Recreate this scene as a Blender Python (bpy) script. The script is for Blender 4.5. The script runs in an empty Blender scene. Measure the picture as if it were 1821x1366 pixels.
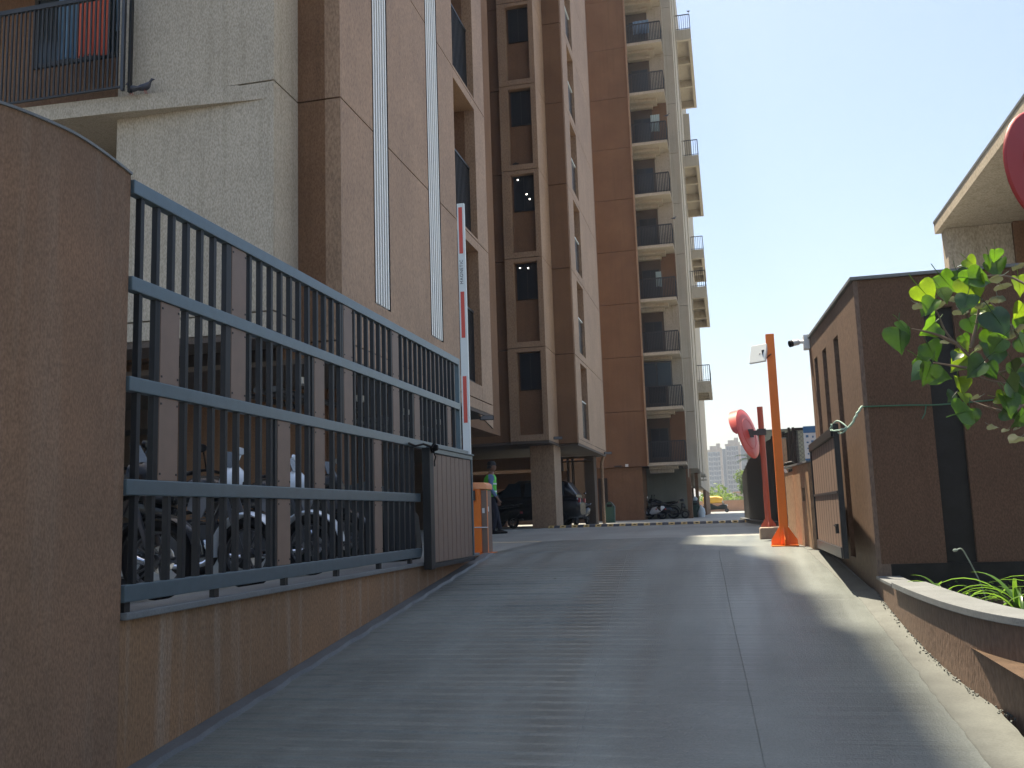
import bpy, bmesh, math, random
from mathutils import Vector, Matrix
random.seed(11)
PI = math.pi
S = bpy.context.scene
COL = S.collection

# ------------------------------------------------------------------ camera
EYE = Vector((0, 0, 0.42))
pitch, yaw, roll = 0.140225078, 0.222142308, -0.0337948275
f = Vector((-math.sin(yaw)*math.cos(pitch), math.cos(yaw)*math.cos(pitch), math.sin(pitch)))
r0 = f.cross(Vector((0, 0, 1))).normalized(); u0 = r0.cross(f)
rv = math.cos(roll)*r0 + math.sin(roll)*u0
uv = -math.sin(roll)*r0 + math.cos(roll)*u0
cd = bpy.data.cameras.new('camera'); cam = bpy.data.objects.new('camera', cd); COL.objects.link(cam)
cam.matrix_world = Matrix(((rv.x, uv.x, -f.x, EYE.x), (rv.y, uv.y, -f.y, EYE.y), (rv.z, uv.z, -f.z, EYE.z), (0, 0, 0, 1)))
cd.sensor_width = 36; cd.lens = 36*1667.5/1821; cd.clip_start = 0.05; cd.clip_end = 6000
S.camera = cam

# ------------------------------------------------------------------ sky, sun, exposure
SUN = Vector((-6.25, 9.5, 30.0)).normalized()
W = bpy.data.worlds.new('World'); S.world = W; W.use_nodes = True
wn = W.node_tree.nodes; bg = wn['Background']
sky = wn.new('ShaderNodeTexSky'); sky.sky_type = 'NISHITA'; sky.sun_disc = False
sky.sun_elevation = math.asin(SUN.z); sky.sun_rotation = math.atan2(SUN.x, SUN.y)
sky.altitude = 50; sky.air_density = 1.2; sky.dust_density = 2.6; sky.ozone_density = 1.5
W.node_tree.links.new(sky.outputs[0], bg.inputs[0]); bg.inputs[1].default_value = 0.072
sl = bpy.data.lights.new('sun', 'SUN'); sl.energy = 5.0; sl.angle = math.radians(0.8); sl.color = (1, 0.87, 0.68)
so = bpy.data.objects.new('sun', sl); COL.objects.link(so)
so.rotation_euler = SUN.to_track_quat('Z', 'Y').to_euler()
S.view_settings.view_transform = 'Standard'; S.view_settings.look = 'None'
S.view_settings.exposure = 1.53; S.view_settings.gamma = 1; S.view_settings.use_curve_mapping = False
S.render.engine = 'CYCLES'
S.cycles.max_bounces = 8; S.cycles.volume_bounces = 0

# ------------------------------------------------------------------ materials
def nod(m): return m.node_tree.nodes, m.node_tree.links
def base_mat(name, rough=0.8, metal=0.0, spec=0.5):
    m = bpy.data.materials.new(name); m.use_nodes = True
    b = m.node_tree.nodes['Principled BSDF']
    b.inputs['Roughness'].default_value = rough; b.inputs['Metallic'].default_value = metal
    b.inputs['Specular IOR Level'].default_value = spec
    return m, b
def flat(name, c, rough=0.6, metal=0.0, spec=0.5, var=0.12, scale=6.0):
    m, b = base_mat(name, rough, metal, spec); n, l = nod(m)
    tc = n.new('ShaderNodeTexCoord'); nz = n.new('ShaderNodeTexNoise'); nz.inputs['Scale'].default_value = scale
    nz.inputs['Detail'].default_value = 6
    mx = n.new('ShaderNodeMix'); mx.data_type = 'RGBA'
    mx.inputs[6].default_value = tuple(x*(1-var) for x in c)+(1,); mx.inputs[7].default_value = tuple(min(1, x*(1+var)) for x in c)+(1,)
    l.new(tc.outputs['Object'], nz.inputs['Vector']); l.new(nz.outputs['Fac'], mx.inputs[0]); l.new(mx.outputs[2], b.inputs['Base Color'])
    return m
def stucco(name, c, c2=None, stain=0.35, grain=130.0, bump=0.5, streak=True, rough=0.75, pebble=0.0, spec=0.35, stainc=None):
    """textured wall paint: blotches, vertical dirt runs, fine relief"""
    m, b = base_mat(name, rough, 0, spec); n, l = nod(m)
    c2 = c2 or tuple(x*0.8 for x in c)
    tc = n.new('ShaderNodeTexCoord')
    n1 = n.new('ShaderNodeTexNoise'); n1.inputs['Scale'].default_value = 0.7; n1.inputs['Detail'].default_value = 8; n1.inputs['Roughness'].default_value = 0.62
    l.new(tc.outputs['Object'], n1.inputs['Vector'])
    r1 = n.new('ShaderNodeValToRGB'); r1.color_ramp.elements[0].position = 0.35; r1.color_ramp.elements[1].position = 0.68
    r1.color_ramp.elements[0].color = c2+(1,); r1.color_ramp.elements[1].color = c+(1,)
    l.new(n1.outputs['Fac'], r1.inputs[0])
    col = r1.outputs[0]
    if streak:
        mp = n.new('ShaderNodeMapping'); mp.inputs['Scale'].default_value = (5.0, 5.0, 0.22)
        l.new(tc.outputs['Object'], mp.inputs[0])
        n2 = n.new('ShaderNodeTexNoise'); n2.inputs['Scale'].default_value = 1.6; n2.inputs['Detail'].default_value = 5
        l.new(mp.outputs[0], n2.inputs['Vector'])
        r2 = n.new('ShaderNodeValToRGB'); r2.color_ramp.elements[0].position = 0.52; r2.color_ramp.elements[1].position = 0.8
        r2.color_ramp.elements[0].color = (0, 0, 0, 1); r2.color_ramp.elements[1].color = (stain,)*3+(1,)
        l.new(n2.outputs['Fac'], r2.inputs[0])
        mx = n.new('ShaderNodeMix'); mx.data_type = 'RGBA'
        l.new(r2.outputs[0], mx.inputs[0]); l.new(col, mx.inputs[6])
        mx.inputs[7].default_value = (stainc or tuple(x*0.45 for x in c))+(1,)
        col = mx.outputs[2]
    # fine grain in the colour
    n3 = n.new('ShaderNodeTexNoise'); n3.inputs['Scale'].default_value = grain; n3.inputs['Detail'].default_value = 3
    mp3 = n.new('ShaderNodeMapping'); mp3.inputs['Scale'].default_value = (1, 1, 0.4)
    l.new(tc.outputs['Object'], mp3.inputs[0]); l.new(mp3.outputs[0], n3.inputs['Vector'])
    mg = n.new('ShaderNodeMix'); mg.data_type = 'RGBA'; mg.blend_type = 'MULTIPLY'; mg.inputs[0].default_value = 0.6
    r3 = n.new('ShaderNodeValToRGB'); r3.color_ramp.elements[0].position = 0.3; r3.color_ramp.elements[1].position = 0.65
    r3.color_ramp.elements[0].color = (0.42, 0.4, 0.37, 1); r3.color_ramp.elements[1].color = (1.12, 1.12, 1.12, 1)
    l.new(n3.outputs['Fac'], r3.inputs[0]); l.new(col, mg.inputs[6]); l.new(r3.outputs[0], mg.inputs[7])
    l.new(mg.outputs[2], b.inputs['Base Color'])
    bp = n.new('ShaderNodeBump'); bp.inputs['Strength'].default_value = bump; bp.inputs['Distance'].default_value = 0.006
    if pebble > 0:
        vo = n.new('ShaderNodeTexVoronoi'); vo.inputs['Scale'].default_value = 80; vo.feature = 'F1'
        l.new(tc.outputs['Object'], vo.inputs['Vector'])
        ad = n.new('ShaderNodeMath'); ad.operation = 'MULTIPLY_ADD'; ad.inputs[1].default_value = -pebble
        l.new(vo.outputs['Distance'], ad.inputs[0]); l.new(n3.outputs['Fac'], ad.inputs[2]); l.new(ad.outputs[0], bp.inputs['Height'])
        bp.inputs['Distance'].default_value = 0.014
    else:
        l.new(n3.outputs['Fac'], bp.inputs['Height'])
    l.new(bp.outputs[0], b.inputs['Normal'])
    return m
def concrete(name, c, rough=0.7, patch=0.25, scale=0.6, spec=0.5, bump=0.25, lines=False):
    m, b = base_mat(name, rough, 0, spec); n, l = nod(m)
    tc = n.new('ShaderNodeTexCoord')
    n1 = n.new('ShaderNodeTexNoise'); n1.inputs['Scale'].default_value = scale; n1.inputs['Detail'].default_value = 9; n1.inputs['Roughness'].default_value = 0.65
    l.new(tc.outputs['Object'], n1.inputs['Vector'])
    r1 = n.new('ShaderNodeValToRGB'); r1.color_ramp.elements[0].position = 0.3; r1.color_ramp.elements[1].position = 0.7
    r1.color_ramp.elements[0].color = tuple(x*(1-patch) for x in c)+(1,); r1.color_ramp.elements[1].color = tuple(x*(1+patch*0.4) for x in c)+(1,)
    l.new(n1.outputs['Fac'], r1.inputs[0])
    n2 = n.new('ShaderNodeTexNoise'); n2.inputs['Scale'].default_value = 75; n2.inputs['Detail'].default_value = 4
    l.new(tc.outputs['Object'], n2.inputs['Vector'])
    mg = n.new('ShaderNodeMix'); mg.data_type = 'RGBA'; mg.blend_type = 'MULTIPLY'; mg.inputs[0].default_value = 0.5
    r3 = n.new('ShaderNodeValToRGB'); r3.color_ramp.elements[0].position = 0.3; r3.color_ramp.elements[1].position = 0.6
    r3.color_ramp.elements[0].color = (0.6, 0.6, 0.6, 1)
    l.new(n2.outputs['Fac'], r3.inputs[0]); l.new(r1.outputs[0], mg.inputs[6]); l.new(r3.outputs[0], mg.inputs[7])
    col = mg.outputs[2]
    if lines:   # tyre-worn darker tracks and drag marks along the drive, and irregular spots
        mp = n.new('ShaderNodeMapping'); mp.inputs['Scale'].default_value = (2.2, 0.12, 1)
        l.new(tc.outputs['Object'], mp.inputs[0])
        n4 = n.new('ShaderNodeTexNoise'); n4.inputs['Scale'].default_value = 1.3; n4.inputs['Detail'].default_value = 6
        l.new(mp.outputs[0], n4.inputs['Vector'])
        r4 = n.new('ShaderNodeValToRGB'); r4.color_ramp.elements[0].position = 0.42; r4.color_ramp.elements[1].position = 0.62
        r4.color_ramp.elements[0].color = (0.8, 0.79, 0.78, 1); r4.color_ramp.elements[1].color = (1, 1, 1, 1)
        l.new(n4.outputs['Fac'], r4.inputs[0])
        m4 = n.new('ShaderNodeMix'); m4.data_type = 'RGBA'; m4.blend_type = 'MULTIPLY'; m4.inputs[0].default_value = 0.8
        l.new(col, m4.inputs[6]); l.new(r4.outputs[0], m4.inputs[7]); col = m4.outputs[2]
        vo = n.new('ShaderNodeTexVoronoi'); vo.inputs['Scale'].default_value = 1.1; l.new(tc.outputs['Object'], vo.inputs['Vector'])
        r5 = n.new('ShaderNodeValToRGB'); r5.color_ramp.elements[0].position = 0.012; r5.color_ramp.elements[1].position = 0.03
        r5.color_ramp.elements[0].color = (0.35, 0.33, 0.3, 1)
        l.new(vo.outputs['Distance'], r5.inputs[0])
        m5 = n.new('ShaderNodeMix'); m5.data_type = 'RGBA'; m5.blend_type = 'MULTIPLY'; m5.inputs[0].default_value = 1
        l.new(col, m5.inputs[6]); l.new(r5.outputs[0], m5.inputs[7]); col = m5.outputs[2]
        rr = n.new('ShaderNodeMapRange'); rr.inputs[1].default_value = 0.35; rr.inputs[2].default_value = 0.7
        rr.inputs[3].default_value = rough-0.1; rr.inputs[4].default_value = rough+0.15
        l.new(n4.outputs['Fac'], rr.inputs[0]); l.new(rr.outputs[0], b.inputs['Roughness'])
        # broom lines across the drive
        mp6 = n.new('ShaderNodeMapping'); mp6.inputs['Scale'].default_value = (0.5, 26, 1)
        l.new(tc.outputs['Object'], mp6.inputs[0])
        n6 = n.new('ShaderNodeTexNoise'); n6.inputs['Scale'].default_value = 1.0; n6.inputs['Detail'].default_value = 4
        l.new(mp6.outputs[0], n6.inputs['Vector'])
        ad = n.new('ShaderNodeMath'); ad.operation = 'MULTIPLY_ADD'; ad.inputs[1].default_value = 1.5
        l.new(n6.outputs['Fac'], ad.inputs[0]); l.new(n2.outputs['Fac'], ad.inputs[2])
        h = ad.outputs[0]
    else:
        h = n2.outputs['Fac']
    l.new(col, b.inputs['Base Color'])
    bp = n.new('ShaderNodeBump'); bp.inputs['Strength'].default_value = bump; bp.inputs['Distance'].default_value = 0.004
    l.new(h, bp.inputs['Height']); l.new(bp.outputs[0], b.inputs['Normal'])
    return m
def glass_dark(name, c=(0.02, 0.025, 0.03), rough=0.08):
    m, b = base_mat(name, rough, 0, 0.6); b.inputs['Base Color'].default_value = c+(1,); b.inputs['Specular IOR Level'].default_value = 0.35; return m
def emit(name, c, s):
    m, b = base_mat(name, 0.5); b.inputs['Base Color'].default_value = c+(1,)
    b.inputs['Emission Color'].default_value = c+(1,); b.inputs['Emission Strength'].default_value = s; return m
def leafmat(name, c, trans=0.5, rough=0.35, var=0.45):
    m = bpy.data.materials.new(name); m.use_nodes = True; n, l = nod(m); b = n['Principled BSDF']; out = n['Material Output']
    b.inputs['Roughness'].default_value = rough; b.inputs['Specular IOR Level'].default_value = 0.6
    oi = n.new('ShaderNodeObjectInfo'); tc = n.new('ShaderNodeTexCoord'); nz = n.new('ShaderNodeTexNoise'); nz.inputs['Scale'].default_value = 5; nz.inputs['Detail'].default_value = 6
    l.new(tc.outputs['Object'], nz.inputs['Vector'])
    ad = n.new('ShaderNodeMath'); ad.operation = 'ADD'; l.new(nz.outputs['Fac'], ad.inputs[0]); l.new(oi.outputs['Random'], ad.inputs[1])
    mr = n.new('ShaderNodeMath'); mr.operation = 'MULTIPLY'; mr.inputs[1].default_value = 0.55; l.new(ad.outputs[0], mr.inputs[0])
    mx = n.new('ShaderNodeMix'); mx.data_type = 'RGBA'; l.new(mr.outputs[0], mx.inputs[0])
    mx.inputs[6].default_value = tuple(x*(1-var) for x in c)+(1,); mx.inputs[7].default_value = tuple(x*(1+var) for x in c)+(1,)
    l.new(mx.outputs[2], b.inputs['Base Color'])
    tr = n.new('ShaderNodeBsdfTranslucent'); g = n.new('ShaderNodeMix'); g.data_type = 'RGBA'; g.blend_type = 'MULTIPLY'; g.inputs[0].default_value = 1
    l.new(mx.outputs[2], g.inputs[6]); g.inputs[7].default_value = (3.6, 3.2, 1.2, 1); l.new(g.outputs[2], tr.inputs[0])
    ms = n.new('ShaderNodeMixShader'); ms.inputs[0].default_value = trans
    l.new(b.outputs[0], ms.inputs[1]); l.new(tr.outputs[0], ms.inputs[2]); l.new(ms.outputs[0], out.inputs['Surface'])
    return m

M = {}
M['brown'] = stucco('brown_paint_shaded', (0.235, 0.13, 0.07), (0.19, 0.102, 0.055), stain=0.3, bump=0.8, grain=70, spec=0.2)  # same paint as the drive-side walls, with shade put into the colour
M['brown_rough_lit'] = stucco('brown_textured_paint_lit', (0.40, 0.255, 0.155), (0.31, 0.195, 0.118), stain=0.35, bump=1.0, grain=38, spec=0.4, rough=0.6)  # lighter, rougher copy of the same paint; brighter light put into its colour
M['brown_pebble'] = stucco('brown_roughcast', (0.185, 0.122, 0.085), (0.13, 0.085, 0.06), stain=0.3, bump=1.0, grain=48, pebble=0.0, spec=0.5, rough=0.6)
M['brown_wall'] = stucco('brown_boundary_paint', (0.29, 0.172, 0.106), (0.2, 0.128, 0.083), stain=0.2, bump=0.7, grain=120, spec=0.25, stainc=(0.36, 0.33, 0.28))
M['lower_wall'] = stucco('stained_plinth_paint', (0.33, 0.185, 0.095), (0.21, 0.13, 0.075), stain=0.5, bump=0.7, grain=80, stainc=(0.4, 0.36, 0.3))
M['cream'] = stucco('cream_paint', (0.54, 0.475, 0.375), (0.47, 0.41, 0.32), stain=0.4, bump=0.7, grain=62, stainc=(0.25, 0.21, 0.13))
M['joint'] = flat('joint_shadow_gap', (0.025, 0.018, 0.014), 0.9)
M['house_shaded'] = stucco('cabin_brown_shaded', (0.155, 0.09, 0.058), (0.12, 0.07, 0.045), stain=0.3, bump=0.8, grain=110, spec=0.15)  # cabin front only; its shade is put into the darker colour
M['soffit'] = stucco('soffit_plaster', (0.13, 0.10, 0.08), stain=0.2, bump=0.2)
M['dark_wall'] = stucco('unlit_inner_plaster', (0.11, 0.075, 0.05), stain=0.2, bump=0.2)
M['alu'] = flat('pale_aluminium_slat', (0.84, 0.84, 0.8), 0.4, 0.2, var=0.06)
M['steel'] = flat('grey_blue_painted_steel', (0.075, 0.118, 0.145), 0.38, 0.25, 0.6, var=0.18, scale=14)
M['dark_steel'] = flat('near_black_painted_steel', (0.009, 0.010, 0.012), 0.5, 0.1, 0.5, var=0.2, scale=12)
M['bar_steel'] = flat('dark_blue_bar_paint', (0.006, 0.009, 0.013), 0.5, 0.0, 0.35, var=0.2, scale=12)
M['railing'] = flat('balcony_rail_paint', (0.02, 0.022, 0.024), 0.5, 0.1)
M['plank'] = flat('brown_composite_plank', (0.2, 0.135, 0.1), 0.55, 0, 0.5, var=0.18, scale=9)
M['slate'] = concrete('grey_slate', (0.17, 0.185, 0.19), 0.5, 0.25, 2.0)
M['granite'] = concrete('black_granite', (0.012, 0.013, 0.014), 0.5, 0.6, 7.0, 0.25)
M['ramp'] = concrete('ramp_concrete', (0.155, 0.178, 0.168), 0.45, 0.3, 0.8, 0.5, 1.0, lines=True)
M['court'] = concrete('court_concrete', (0.29, 0.30, 0.275), 0.6, 0.25, 0.35, 0.4, 0.3, lines=True)
M['strip'] = concrete('pale_gutter_concrete', (0.10, 0.11, 0.10), 0.7, 0.35, 2.5)
M['kerb'] = concrete('dull_grey_kerb', (0.095, 0.105, 0.11), 0.6, 0.3, 3.0)
M['soil'] = concrete('dark_soil', (0.09, 0.06, 0.04), 0.95, 0.5, 6.0, 0.2, 1.0)
M['earth'] = concrete('dry_earth', (0.22, 0.19, 0.13), 0.95, 0.4, 0.05)
M['asphalt'] = concrete('street_asphalt', (0.07, 0.07, 0.068), 0.85, 0.3, 1.0)
M['orange'] = flat('orange_enamel', (0.85, 0.2, 0.02), 0.38, 0, 0.5, var=0.1, scale=5)
M['orange_pale'] = flat('pale_orange', (0.75, 0.3, 0.12), 0.5, var=0.08)  # lighter orange for the barrier lid and side edge
M['red_mirror'] = flat('mirror_red_plastic', (0.5, 0.07, 0.06), 0.42, var=0.12, scale=5)
M['red_deep'] = flat('deep_and_shaded_red_plastic', (0.3, 0.016, 0.02), 0.5, var=0.08)  # edge mirror: the other mirror's red with shade in the colour; also tail lights
M['red_pole'] = flat('red_oxide_paint', (0.42, 0.09, 0.055), 0.5, var=0.15)
M['red_tape'] = flat('red_reflective_tape', (0.62, 0.07, 0.045), 0.35, var=0.04)
M['white'] = flat('white_enamel', (0.72, 0.76, 0.74), 0.4, var=0.05)
M['white_plastic'] = flat('white_plastic', (0.7, 0.7, 0.68), 0.4, var=0.05)
M['grey_plastic'] = flat('grey_plastic', (0.12, 0.12, 0.125), 0.45)
M['black'] = flat('black_rubber', (0.006, 0.006, 0.007), 0.8, 0, 0.2, var=0.2)
M['black_gloss'] = flat('black_gloss_paint', (0.008, 0.009, 0.011), 0.22, 0, 0.35, var=0.1)
M['chrome'] = flat('bare_chrome', (0.6, 0.62, 0.65), 0.18, 1.0, var=0.05)
M['grey_metal'] = flat('grey_cast_metal', (0.06, 0.063, 0.07), 0.4, 0.5)
M['bike_white'] = flat('pearl_white_panel', (0.75, 0.82, 0.88), 0.25, 0, 0.6, var=0.05)
M['bike_blue'] = flat('blue_stripe_panel', (0.05, 0.12, 0.35), 0.3, var=0.05)
M['seat'] = flat('black_vinyl', (0.008, 0.008, 0.009), 0.55, 0, 0.3, var=0.15)
M['glass'] = glass_dark('dark_window_glass')
M['glass_blue'] = glass_dark('bluish_window_glass', (0.018, 0.03, 0.04), 0.12)
M['mirror'] = flat('convex_mirror_silver', (0.8, 0.82, 0.85), 0.05, 1.0, var=0.01)
M['cloth_orange'] = flat('orange_red_cloth', (0.62, 0.13, 0.07), 0.85, var=0.15)
M['cloth_blue'] = flat('pale_blue_cloth', (0.16, 0.27, 0.38), 0.85, var=0.2)
M['cloth_white'] = flat('off_white_cloth', (0.4, 0.5, 0.48), 0.85)
M['tarp'] = flat('dark_green_grey_tarpaulin', (0.012, 0.02, 0.02), 0.7, 0, 0.3, var=0.3, scale=8)
M['yellow'] = flat('yellow_rickshaw_paint', (0.62, 0.36, 0.04), 0.5)
M['bump_yellow'] = flat('speed_bump_yellow', (0.52, 0.36, 0.13), 0.6, var=0.15)
M['bump_black'] = flat('speed_bump_black', (0.03, 0.035, 0.045), 0.6)
M['bin_green'] = flat('dark_green_plastic', (0.02, 0.07, 0.05), 0.5)
M['bag_white'] = flat('white_sack', (0.6, 0.64, 0.66), 0.7)
M['vest'] = flat('lime_green_vest', (0.12, 0.62, 0.06), 0.6, var=0.1)
M['shirt'] = flat('blue_shirt', (0.12, 0.2, 0.35), 0.85)
M['trousers'] = flat('navy_trousers', (0.015, 0.016, 0.028), 0.85)
M['skin'] = flat('brown_skin', (0.2, 0.1, 0.06), 0.55, var=0.08)
M['hair'] = flat('black_cap_and_hair', (0.01, 0.01, 0.012), 0.7)
M['pigeon'] = flat('slate_feathers', (0.06, 0.065, 0.085), 0.6, var=0.3, scale=30)
M['stone'] = concrete('rough_stone_block', (0.36, 0.28, 0.22), 0.85, 0.3, 4.0, 0.3, 1.0)
M['mesh_wall'] = stucco('grey_green_plaster', (0.26, 0.27, 0.22), stain=0.4, bump=0.4)
M['far_cream'] = stucco('far_pink_cream_paint', (0.34, 0.29, 0.25), stain=0.2, bump=0.0, grain=2)
M['far_blue'] = stucco('far_haze_blue_grey', (0.15, 0.215, 0.29), stain=0.2, bump=0.0, grain=2)  # distance haze put into the blue wall colour
M['far_dark'] = stucco('far_haze_slate_blue', (0.08, 0.15, 0.23), stain=0.2, bump=0.0, grain=2)  # same haze blue in the colour, darker for the set-back blocks
M['far_glass'] = flat('far_window_panes', (0.04, 0.07, 0.11), 0.3)
M['far_frame'] = flat('far_balcony_edge', (0.32, 0.35, 0.37), 0.6)
M['orange_wall'] = stucco('terracotta_wall_paint', (0.5, 0.27, 0.16), stain=0.3, bump=0.2)
M['sign_blue'] = flat('sign_blue', (0.03, 0.14, 0.33), 0.4, var=0.04)
M['sign_white'] = flat('sign_pale', (0.5, 0.6, 0.68), 0.4, var=0.04)
M['rope'] = flat('green_rope', (0.05, 0.14, 0.08), 0.8)
M['rope_pale'] = flat('pale_green_rope', (0.3, 0.42, 0.34), 0.8)
M['bark'] = flat('grey_brown_bark', (0.16, 0.12, 0.09), 0.85, var=0.3, scale=30)
M['leaf'] = leafmat('peepal_leaf', (0.04, 0.1, 0.014), 0.42)
M['leaf_dark'] = leafmat('old_peepal_leaf', (0.02, 0.058, 0.013), 0.22)
M['leaf_young'] = leafmat('young_peepal_leaf', (0.075, 0.135, 0.014), 0.5)
M['leaf_pale'] = leafmat('pale_leaf_sheen', (0.2, 0.25, 0.22), 0.02, 0.2, 0.15)  # pale base colour imitates sun glinting on glossy leaves; pale stems too
M['lily'] = leafmat('lily_blade', (0.055, 0.12, 0.03), 0.4, 0.25)
M['bush'] = leafmat('bush_leaf', (0.05, 0.09, 0.022), 0.35, 0.6)
M['bulb'] = emit('lit_room_bulb', (1.0, 0.93, 0.8), 4)
M['print'] = flat('dark_print', (0.03, 0.03, 0.035), 0.5)

# ------------------------------------------------------------------ mesh helpers
class MB:
    def __init__(s): s.v = []; s.f = []; s.sm = []
    def add(s, vs, fs, sm=False):
        o = len(s.v); s.v += [tuple(v) for v in vs]; s.f += [tuple(i+o for i in f_) for f_ in fs]; s.sm += [sm]*len(fs); return s
    def box(s, x0, x1, y0, y1, z0, z1, M_=None):
        vs = [Vector(p) for p in ((x0, y0, z0), (x1, y0, z0), (x1, y1, z0), (x0, y1, z0), (x0, y0, z1), (x1, y0, z1), (x1, y1, z1), (x0, y1, z1))]
        if M_: vs = [M_ @ v for v in vs]
        return s.add(vs, [(0, 3, 2, 1), (4, 5, 6, 7), (0, 1, 5, 4), (1, 2, 6, 5), (2, 3, 7, 6), (3, 0, 4, 7)])
    def cbox(s, c, d, M_=None): return s.box(c[0]-d[0]/2, c[0]+d[0]/2, c[1]-d[1]/2, c[1]+d[1]/2, c[2]-d[2]/2, c[2]+d[2]/2, M_)
    def prism(s, pts, d):
        """polygon pts (3D) extruded by vector d"""
        n = len(pts); a = [Vector(p) for p in pts]; b = [p+Vector(d) for p in a]
        return s.add(a+b, [tuple(range(n))[::-1], tuple(range(n, 2*n))]+[(i, (i+1) % n, n+(i+1) % n, n+i) for i in range(n)])
    def tube(s, pts, r, n=8, cap=True):
        pts = [Vector(p) for p in pts]; rs = r if isinstance(r, (list, tuple)) else [r]*len(pts); vs = []; fs = []
        up = None
        for i, p in enumerate(pts):
            d = (pts[min(i+1, len(pts)-1)]-pts[max(i-1, 0)]).normalized()
            if up is None: up = Vector((0, 0, 1)) if abs(d.z) < 0.9 else Vector((1, 0, 0))
            a = d.cross(up).normalized(); b = a.cross(d).normalized(); up = b
            for k in range(n):
                t = 2*PI*k/n; vs.append(p+(a*math.cos(t)+b*math.sin(t))*rs[i])
        for i in range(len(pts)-1):
            for k in range(n): fs.append((i*n+k, i*n+(k+1) % n, (i+1)*n+(k+1) % n, (i+1)*n+k))
        s.add(vs, fs, True)
        if cap: o = len(vs); s.add(vs[:n], [tuple(range(n))[::-1]]); s.add(vs[-n:], [tuple(range(n))])
        return s
    def lathe(s, prof, c=(0, 0, 0), ax='Z', n=24, M_=None):
        vs = []; fs = []
        for (r, h) in prof:
            for k in range(n):
                t = 2*PI*k/n; a, b = r*math.cos(t), r*math.sin(t)
                p = {'Z': (a, b, h), 'X': (h, a, b), 'Y': (b, h, a)}[ax]; v = Vector(p)
                if M_: v = M_ @ v
                vs.append(v+Vector(c))
        for i in range(len(prof)-1):
            for k in range(n): fs.append((i*n+k, i*n+(k+1) % n, (i+1)*n+(k+1) % n, (i+1)*n+k))
        s.add(vs, fs, True)
        if prof[0][0] > 1e-4: s.add(vs[:n], [tuple(range(n))[::-1]])
        if prof[-1][0] > 1e-4: s.add(vs[-n:], [tuple(range(n))])
        return s
    def torus(s, c, R, r, ax='Y', n=28, m=8, a0=0, a1=2*PI, wx=1.0):
        """ring around axis; partial if a1-a0<2pi; wx widens tube across the axis"""
        full = abs(a1-a0-2*PI) < 1e-6; cnt = n if full else n+1; vs = []; fs = []
        for i in range(cnt):
            t = a0+(a1-a0)*i/n
            for k in range(m):
                p = 2*PI*k/m; rr = R+r*math.cos(p); w = r*wx*math.sin(p)
                q = {'Y': (rr*math.cos(t), w, rr*math.sin(t)), 'X': (w, rr*math.cos(t), rr*math.sin(t)), 'Z': (rr*math.cos(t), rr*math.sin(t), w)}[ax]
                vs.append(Vector(q)+Vector(c))
        for i in range(n):
            j = (i+1) % cnt
            for k in range(m): fs.append((i*m+k, i*m+(k+1) % m, j*m+(k+1) % m, j*m+k))
        return s.add(vs, fs, True)
    def loft(s, secs, n=14, e=2.6, ax='X'):
        """superellipse sections: (pos, centre_y, centre_z, half_w, half_h)"""
        vs = []; fs = []
        for (x, cy, cz, hw, hh) in secs:
            for k in range(n):
                t = 2*PI*k/n; a = math.copysign(abs(math.cos(t))**(2/e), math.cos(t))*hw; b = math.copysign(abs(math.sin(t))**(2/e), math.sin(t))*hh
                vs.append((x, cy+a, cz+b) if ax == 'X' else (cy+a, cz+b, x) if ax == 'Z' else (cy+a, x, cz+b))
        for i in range(len(secs)-1):
            for k in range(n): fs.append((i*n+k, i*n+(k+1) % n, (i+1)*n+(k+1) % n, (i+1)*n+k))
        s.add(vs, fs, True); s.add(vs[:n], [tuple(range(n))[::-1]], True); s.add(vs[-n:], [tuple(range(n))], True)
        return s
    def build(s, name, mat, parent=None, bevel=0.0, kind=None, label=None, sub=0):
        off = Vector((0, 0, 0))
        if parent is not None and not parent.get('_local'):
            off = Vector(ROOT.get(parent.name, (0, 0, 0)))
        me = bpy.data.meshes.new(name)
        me.from_pydata([tuple(Vector(v)-off) for v in s.v], [], s.f); me.update()
        for p, q in zip(me.polygons, s.sm): p.use_smooth = q
        bm = bmesh.new(); bm.from_mesh(me); bmesh.ops.recalc_face_normals(bm, faces=bm.faces)
        if bevel > 0:
            es = [e for e in bm.edges if len(e.link_faces) == 2 and e.calc_face_angle(0) > 0.6]
            bmesh.ops.bevel(bm, geom=es, offset=bevel, segments=2, affect='EDGES', profile=0.6, clamp_overlap=True)
        bm.to_mesh(me); bm.free()
        if any(s.sm): me.set_sharp_from_angle(angle=math.radians(40))
        me.materials.append(mat if not isinstance(mat, str) else M[mat])
        o = bpy.data.objects.new(name, me); COL.objects.link(o)
        if parent is not None:
            o.parent = parent; ROOT[o.name] = tuple(off)
        if kind: o['kind'] = kind
        if label: o['label'] = label
        if sub:
            md = o.modifiers.new('smooth', 'SUBSURF'); md.levels = sub; md.render_levels = sub
        return o
ROOT = {}
def thing(name, label, cat, loc=(0, 0, 0), group=None, local=False, rz=0.0):
    o = bpy.data.objects.new(name, None); COL.objects.link(o); o.location = loc; o.rotation_euler = (0, 0, rz); o.empty_display_size = 0.2
    o['label'] = label; o['category'] = cat
    if group: o['group'] = group
    ROOT[o.name] = (0, 0, 0) if local else tuple(loc)
    return o
def tag(o, label, cat, group=None, kind=None):
    o['label'] = label; o['category'] = cat
    if group: o['group'] = group
    if kind: o['kind'] = kind
    return o
def B(name, mat, parent, *boxes, bevel=0.0, kind=None, label=None):
    m = MB()
    for b in boxes: m.box(*b)
    return m.build(name, mat, parent, bevel, kind, label)
def struct(mb, name, mat): return mb.build(name, mat, None, kind='structure')
KIDS = {}
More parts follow.
